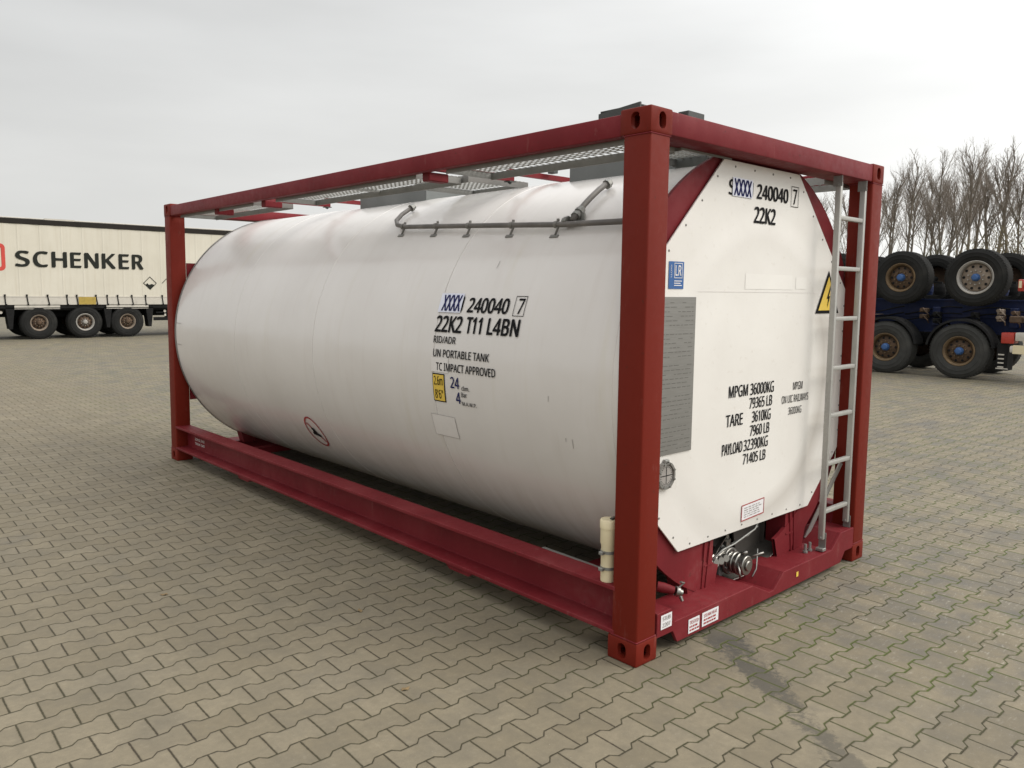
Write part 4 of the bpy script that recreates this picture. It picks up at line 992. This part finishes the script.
# rear ends: lamp board, bumper, flap with light stripes (lower), rusty bits (upper)
b = BM(); box(b, (-2.95, -.02, .80), (-2.72, .30, 1.02), .015, 2); new_obj('rear_lamp', b, M_lred, low, smooth=True)
b = BM(); box(b, (-2.70, -.02, .86), (-1.30, .20, 1.03), .015, 2); box(b, (-2.78, -.06, .62), (-1.30, .10, .76), .03, 2); new_obj('bumper_board', b, M_wtrim, low, smooth=True)
b = BM(); box(b, (-2.72, -.03, .60), (-2.30, -.062, .775), .003, 1); new_obj('reflector_strip', b, M_cream, low)
b = BM(); box(b, (-3.02, .02, .24), (-2.82, .40, .80), .005, 1); mf = new_obj('mudflap', b, M_blk, low)
b = BM()
for k in range(4): box(b, (-2.99 + .0 * k, .008, .30 + k * .085), (-2.88, .018, .325 + k * .085))
box(b, (-3.02, .006, .27), (-2.80, .017, .29)); new_obj('flap_stripe', b, M_wtrim, mf)
b = BM(); box(b, (-2.55, .0, 1.30), (-2.25, .25, 1.42), .01, 1); box(b, (-2.85, .05, 1.22), (-2.62, .22, 1.36), .02, 1); tube(b, [(-2.85, .1, 1.29), (-2.2, .1, 1.33)], .03, 8); new_obj('ramp_bracket', b, M_rustd, low)
b = BM(); box(b, (-2.72, -.02, 1.86), (-2.62, .12, 2.10), .02, 2); box(b, (-2.60, .0, 1.90), (-1.4, .12, 2.04), .02, 1); box(b, (-2.62, .0, 2.12), (-2.40, .10, 2.19), .01, 1); new_obj('rear_lamp', b, M_lred, upp, smooth=True)
b = BM(); box(b, (-2.70, -.035, 1.93), (-2.65, -.022, 2.07)); new_obj('lamp_lens', b, M_cream, upp)
b = BM(); beam(b, (-1.9, .0, .55), (-1.9, 2.3, .55), .1, .12); beam(b, (-1.9, .6, .55), (-1.9, .6, 1.0), .08, .06); new_obj('rear_bumper', b, M_bfr, low)
# timber packers keep the upper frame off the lower one
b = BM()
for x in (-2.2, -5.6, -9.8): box(b, (x - .06, .1, 1.3125), (x + .06, 2.25, 1.3145))
new_obj('timber_packer', b, M_rust, upp)

# ================================================================== TREES
def rnd(a, b_): return random.uniform(a, b_)
def stick(bm, p, q, r0_, r1_, n=3):
    d = (q - p).normalized(); u = d.orthogonal().normalized(); v = d.cross(u)
    A = [bm.verts.new(p + (u * math.cos(2 * math.pi * k / n) + v * math.sin(2 * math.pi * k / n)) * r0_) for k in range(n)]
    B = [bm.verts.new(q + (u * math.cos(2 * math.pi * k / n) + v * math.sin(2 * math.pi * k / n)) * r1_) for k in range(n)]
    for k in range(n): bm.faces.new((A[k], A[(k + 1) % n], B[(k + 1) % n], B[k]))
def grow(bt, bc, p, d, ln, rad, lvl, up):
    segs = 4 if lvl < 2 else (3 if lvl == 2 else 2); pts = [p.copy()]; dd = d.copy()
    for k in range(segs):
        dd = (dd + Vector((rnd(-.10, .10), rnd(-.10, .10), up * (.17 if lvl == 1 else (.10 if lvl else .05))))).normalized(); pts.append(pts[-1] + dd * ln / segs)
    for k in range(segs):
        stick(bt if lvl < 2 else bc, pts[k], pts[k + 1], rad * (1 - .75 * k / segs), rad * (1 - .75 * (k + 1) / segs), 5 if lvl == 0 else 3)
    if lvl >= 4: return
    nb = {0: 18, 1: 6, 2: 4, 3: 2}[lvl]
    for i in range(nb):
        t = rnd(.22 if lvl == 0 else .15, .98); k = min(int(t * segs), segs - 1); q = pts[k].lerp(pts[k + 1], t * segs - k); ax = (pts[k + 1] - pts[k]).normalized()
        a = rnd(0, 6.283); side = ax.orthogonal().normalized(); side = (side * math.cos(a) + ax.cross(side) * math.sin(a)); ang = R(rnd(16, 38) if lvl else rnd(14, 40))
        nd = (ax * math.cos(ang) + side * math.sin(ang)).normalized()
        l2 = ln * (rnd(.26, .42) * (1.15 - .80 * t) * 1.2 if lvl == 0 else rnd(.35, .6))
        grow(bt, bc, q, nd, l2, max(rad * (.34 if lvl == 0 else .42), .0075), lvl + 1, up)
def make_tree(seed, Ht, leaders=1):
    random.seed(seed); bt, bc = BM(), BM(); base = Vector((0, 0, 0)); fork = Ht * rnd(.12, .24)
    stick(bt, base, Vector((.05, 0, fork)), .24, .19, 8)
    for k in range(leaders):
        a = 6.283 * k / leaders + rnd(0, 1); dv_ = Vector((math.cos(a) * .14 * (leaders > 1), math.sin(a) * .14 * (leaders > 1), 1)).normalized()
        grow(bt, bc, Vector((.05, 0, fork - .05)), dv_, (Ht - fork) * rnd(.88, 1.0), .17 / math.sqrt(leaders) + .02, 0, 1.0)
    zm = max(v.co.z for v in bc.verts)
    for bb in (bt, bc):
        for v in bb.verts: v.co *= 15.0 / zm
    root = empty('bare_poplar'); new_obj('trunk', bt, M_bark, root); new_obj('crown', bc, M_twig, root)
    return root
protos = [make_tree(11, 15.2, 1), make_tree(23, 15.0, 2), make_tree(37, 14.6, 1), make_tree(59, 15.0, 1)]
random.seed(5)
spots = [  # x, y, proto, scale, label
 (83.1, 38.2, 3, .90, 'bare poplar seen between the ladder and the right corner post'),
 (81.4, 34.6, 2, .95, 'bare poplar just left of the right corner post, mostly behind it'),
 (78.7, 30.9, 0, .99, 'first bare poplar to the right of the container frame'),
 (76.5, 28.2, 2, 1.02, 'slender bare poplar over the left stacked wheel, left of a close pair'),
 (75.9, 26.9, 3, .93, 'thin bare poplar, right one of a close pair over the left stacked wheel'),
 (73.7, 24.3, 1, 1.02, 'bare poplar with several stems above the gap between the stacked wheels'),
 (71.4, 21.5, 0, 1.02, 'bare poplar rising straight above the silver rimmed wheel, left side'),
 (69.1, 18.8, 2, .95, 'bare poplar with a straight dark trunk above the right edge of the silver rimmed wheel'),
 (66.7, 16.3, 1, .89, 'broad bare poplar at the right edge of the picture'),
 (64.6, 13.9, 0, .93, 'bare poplar cut off by the right edge of the picture'),
 (85.6, 41.9, 0, .92, 'bare poplar left of the ladder, behind the frame brace')]
for k, (x, y, pi2, sc_, lab) in enumerate(spots):
    used = any(s_[2] == pi2 for s_ in spots[:k])
    o = copy_tree(protos[pi2]) if used else protos[pi2]
    o.location = (x + rnd(-.5, .5), y, 0); o.rotation_euler = (0, 0, rnd(0, 6.28)); o.scale = (sc_ * .92, sc_ * .92, sc_)
    tag(o, lab, 'tree', 'bare poplars in a row behind the yard')
# farther row behind
random.seed(77)
far_labels = ['faint bare tree in the rear row behind the pair of slender poplars', 'faint bare tree in the rear row behind the many stemmed poplar', 'faint bare tree in the rear row behind the straight trunk',
              'faint bare tree in the rear row behind the frame post', 'faint bare tree in the rear row at the picture edge', 'faint bare tree in the rear row over the gap of the wheels',
              'faint bare tree in the rear row cut by the right edge of the picture', 'faint bare tree in the rear row seen between the ladder rails',
              'faint bare tree in the rear row just right of the container post', 'faint bare tree in the rear row left of the several stemmed poplar',
              'faint bare tree in the rear row left of the silver rimmed wheel', 'faint bare tree in the rear row right above the silver rimmed wheel']
for k, (x, y) in enumerate(((92.0, 36.3), (89.1, 30.8), (82.0, 22.9), (97, 43.0), (79.5, 19.3), (86.0, 27.2), (76.2, 15.0), (94.5, 39.5), (90.5, 33.4), (87.6, 29.0), (84.2, 25.1), (80.9, 21.0))):
    o = copy_tree(protos[k % 4]); o.location = (x, y, 0); o.rotation_euler = (0, 0, rnd(0, 6)); o.scale = (1.1, 1.1, .98)
    tag(o, far_labels[k], 'tree', 'fainter bare trees of the rear row')
# shrubs at the feet
def make_bush(seed, n, w_, h_, mat):
    random.seed(seed); b = BM(); bt = BM()
    for k in range(7): a = rnd(0, 6.28); stick(bt, Vector((rnd(-.3, .3), rnd(-.3, .3), 0)), Vector((math.cos(a) * w_ * .3, math.sin(a) * w_ * .3, h_ * .7)), .06, .02, 4)
    for k in range(n):
        a = rnd(0, 6.28); rr_ = w_ * math.sqrt(random.random()); z = rnd(.02, 1) * h_ * (1 - .55 * (rr_ / w_) ** 2); p = Vector((math.cos(a) * rr_, math.sin(a) * rr_, z))
        q = p + Vector((rnd(-.25, .25), rnd(-.25, .25), rnd(.1, .6))); stick(b, p, q, .028, .008)
        if k % 3 == 0:
            c = q; s_ = rnd(.05, .12); b.faces.new([b.verts.new(c + Vector((rnd(-s_, s_), rnd(-s_, s_), rnd(-s_, s_)))) for _ in range(3)])
    root = empty('shrub'); new_obj('stem', bt, M_bark, root); new_obj('twigs', b, mat, root); return root
bsp = [(70.5, 23.4, 3.2, 5.6, M_bushg, 'dull green shrub at the foot of the many stemmed poplar'), (66.5, 18.2, 4.2, 6.6, M_bush, 'tall olive brown thicket right of the straight poplar trunk'),
       (64.4, 15.2, 4.5, 7.6, M_bush, 'tall olive brown thicket at the right edge of the picture'), (69.5, 21.0, 2.6, 4.6, M_bush, 'low brown shrub behind the silver rimmed wheel'),
       (74.5, 28.6, 2.6, 3.6, M_bush, 'low brown shrub behind the left stacked wheel'), (77.5, 31.8, 3.0, 3.4, M_bushg, 'low green shrub beside the right corner post')]
for k, (x, y, w_, h_, m_, lab) in enumerate(bsp):
    o = make_bush(100 + k, 2600, w_, h_, m_); o.location = (x, y, 0); tag(o, lab, 'shrub', 'shrubs at the feet of the poplars')
random.seed(9); b = BM()
for k in range(9000):
    t = rnd(-70, 110); x = 84 + rnd(-1.5, 1.5) - t * .0; p = Vector((112 - t * .52 + rnd(-1.5, 1.5), 20 + t * .75 + rnd(-1.5, 1.5), rnd(0, 2.6)))
    stick(b, p, p + Vector((rnd(-.4, .4), rnd(-.4, .4), rnd(.1, .5))), .05, .015)
tag(new_obj('hedge', b, M_bushg), 'low scrubby hedge far behind the row of poplars', 'hedge', kind='stuff')

# ================================================================== small debris
leaf_data = [(-.93, .55, 'dry brown leaf on the paving below the rail nearest the front post'), (-.62, 1.42, 'dry brown leaf on the paving below the middle of the rail'), (-1.35, 2.35, 'dry brown leaf further out on the paving left of the rail')]
for k, (x, y, lab) in enumerate(leaf_data):
    b = BM(); pts = [(-.022, 0), (-.01, .012), (.008, .013), (.026, .0), (.008, -.012), (-.01, -.011)]
    c = b.verts.new((0, 0, .008)); vs_ = [b.verts.new((px_, py_, .002 + .006 * (i % 2))) for i, (px_, py_) in enumerate(pts)]
    for i in range(6): b.faces.new((c, vs_[i], vs_[(i + 1) % 6]))
    o = new_obj('fallen_leaf', b, M_leaf); o.location = (x, y, .0); o.rotation_euler = (0, 0, k * 1.3); tag(o, lab, 'leaf', 'fallen leaves on the paving')
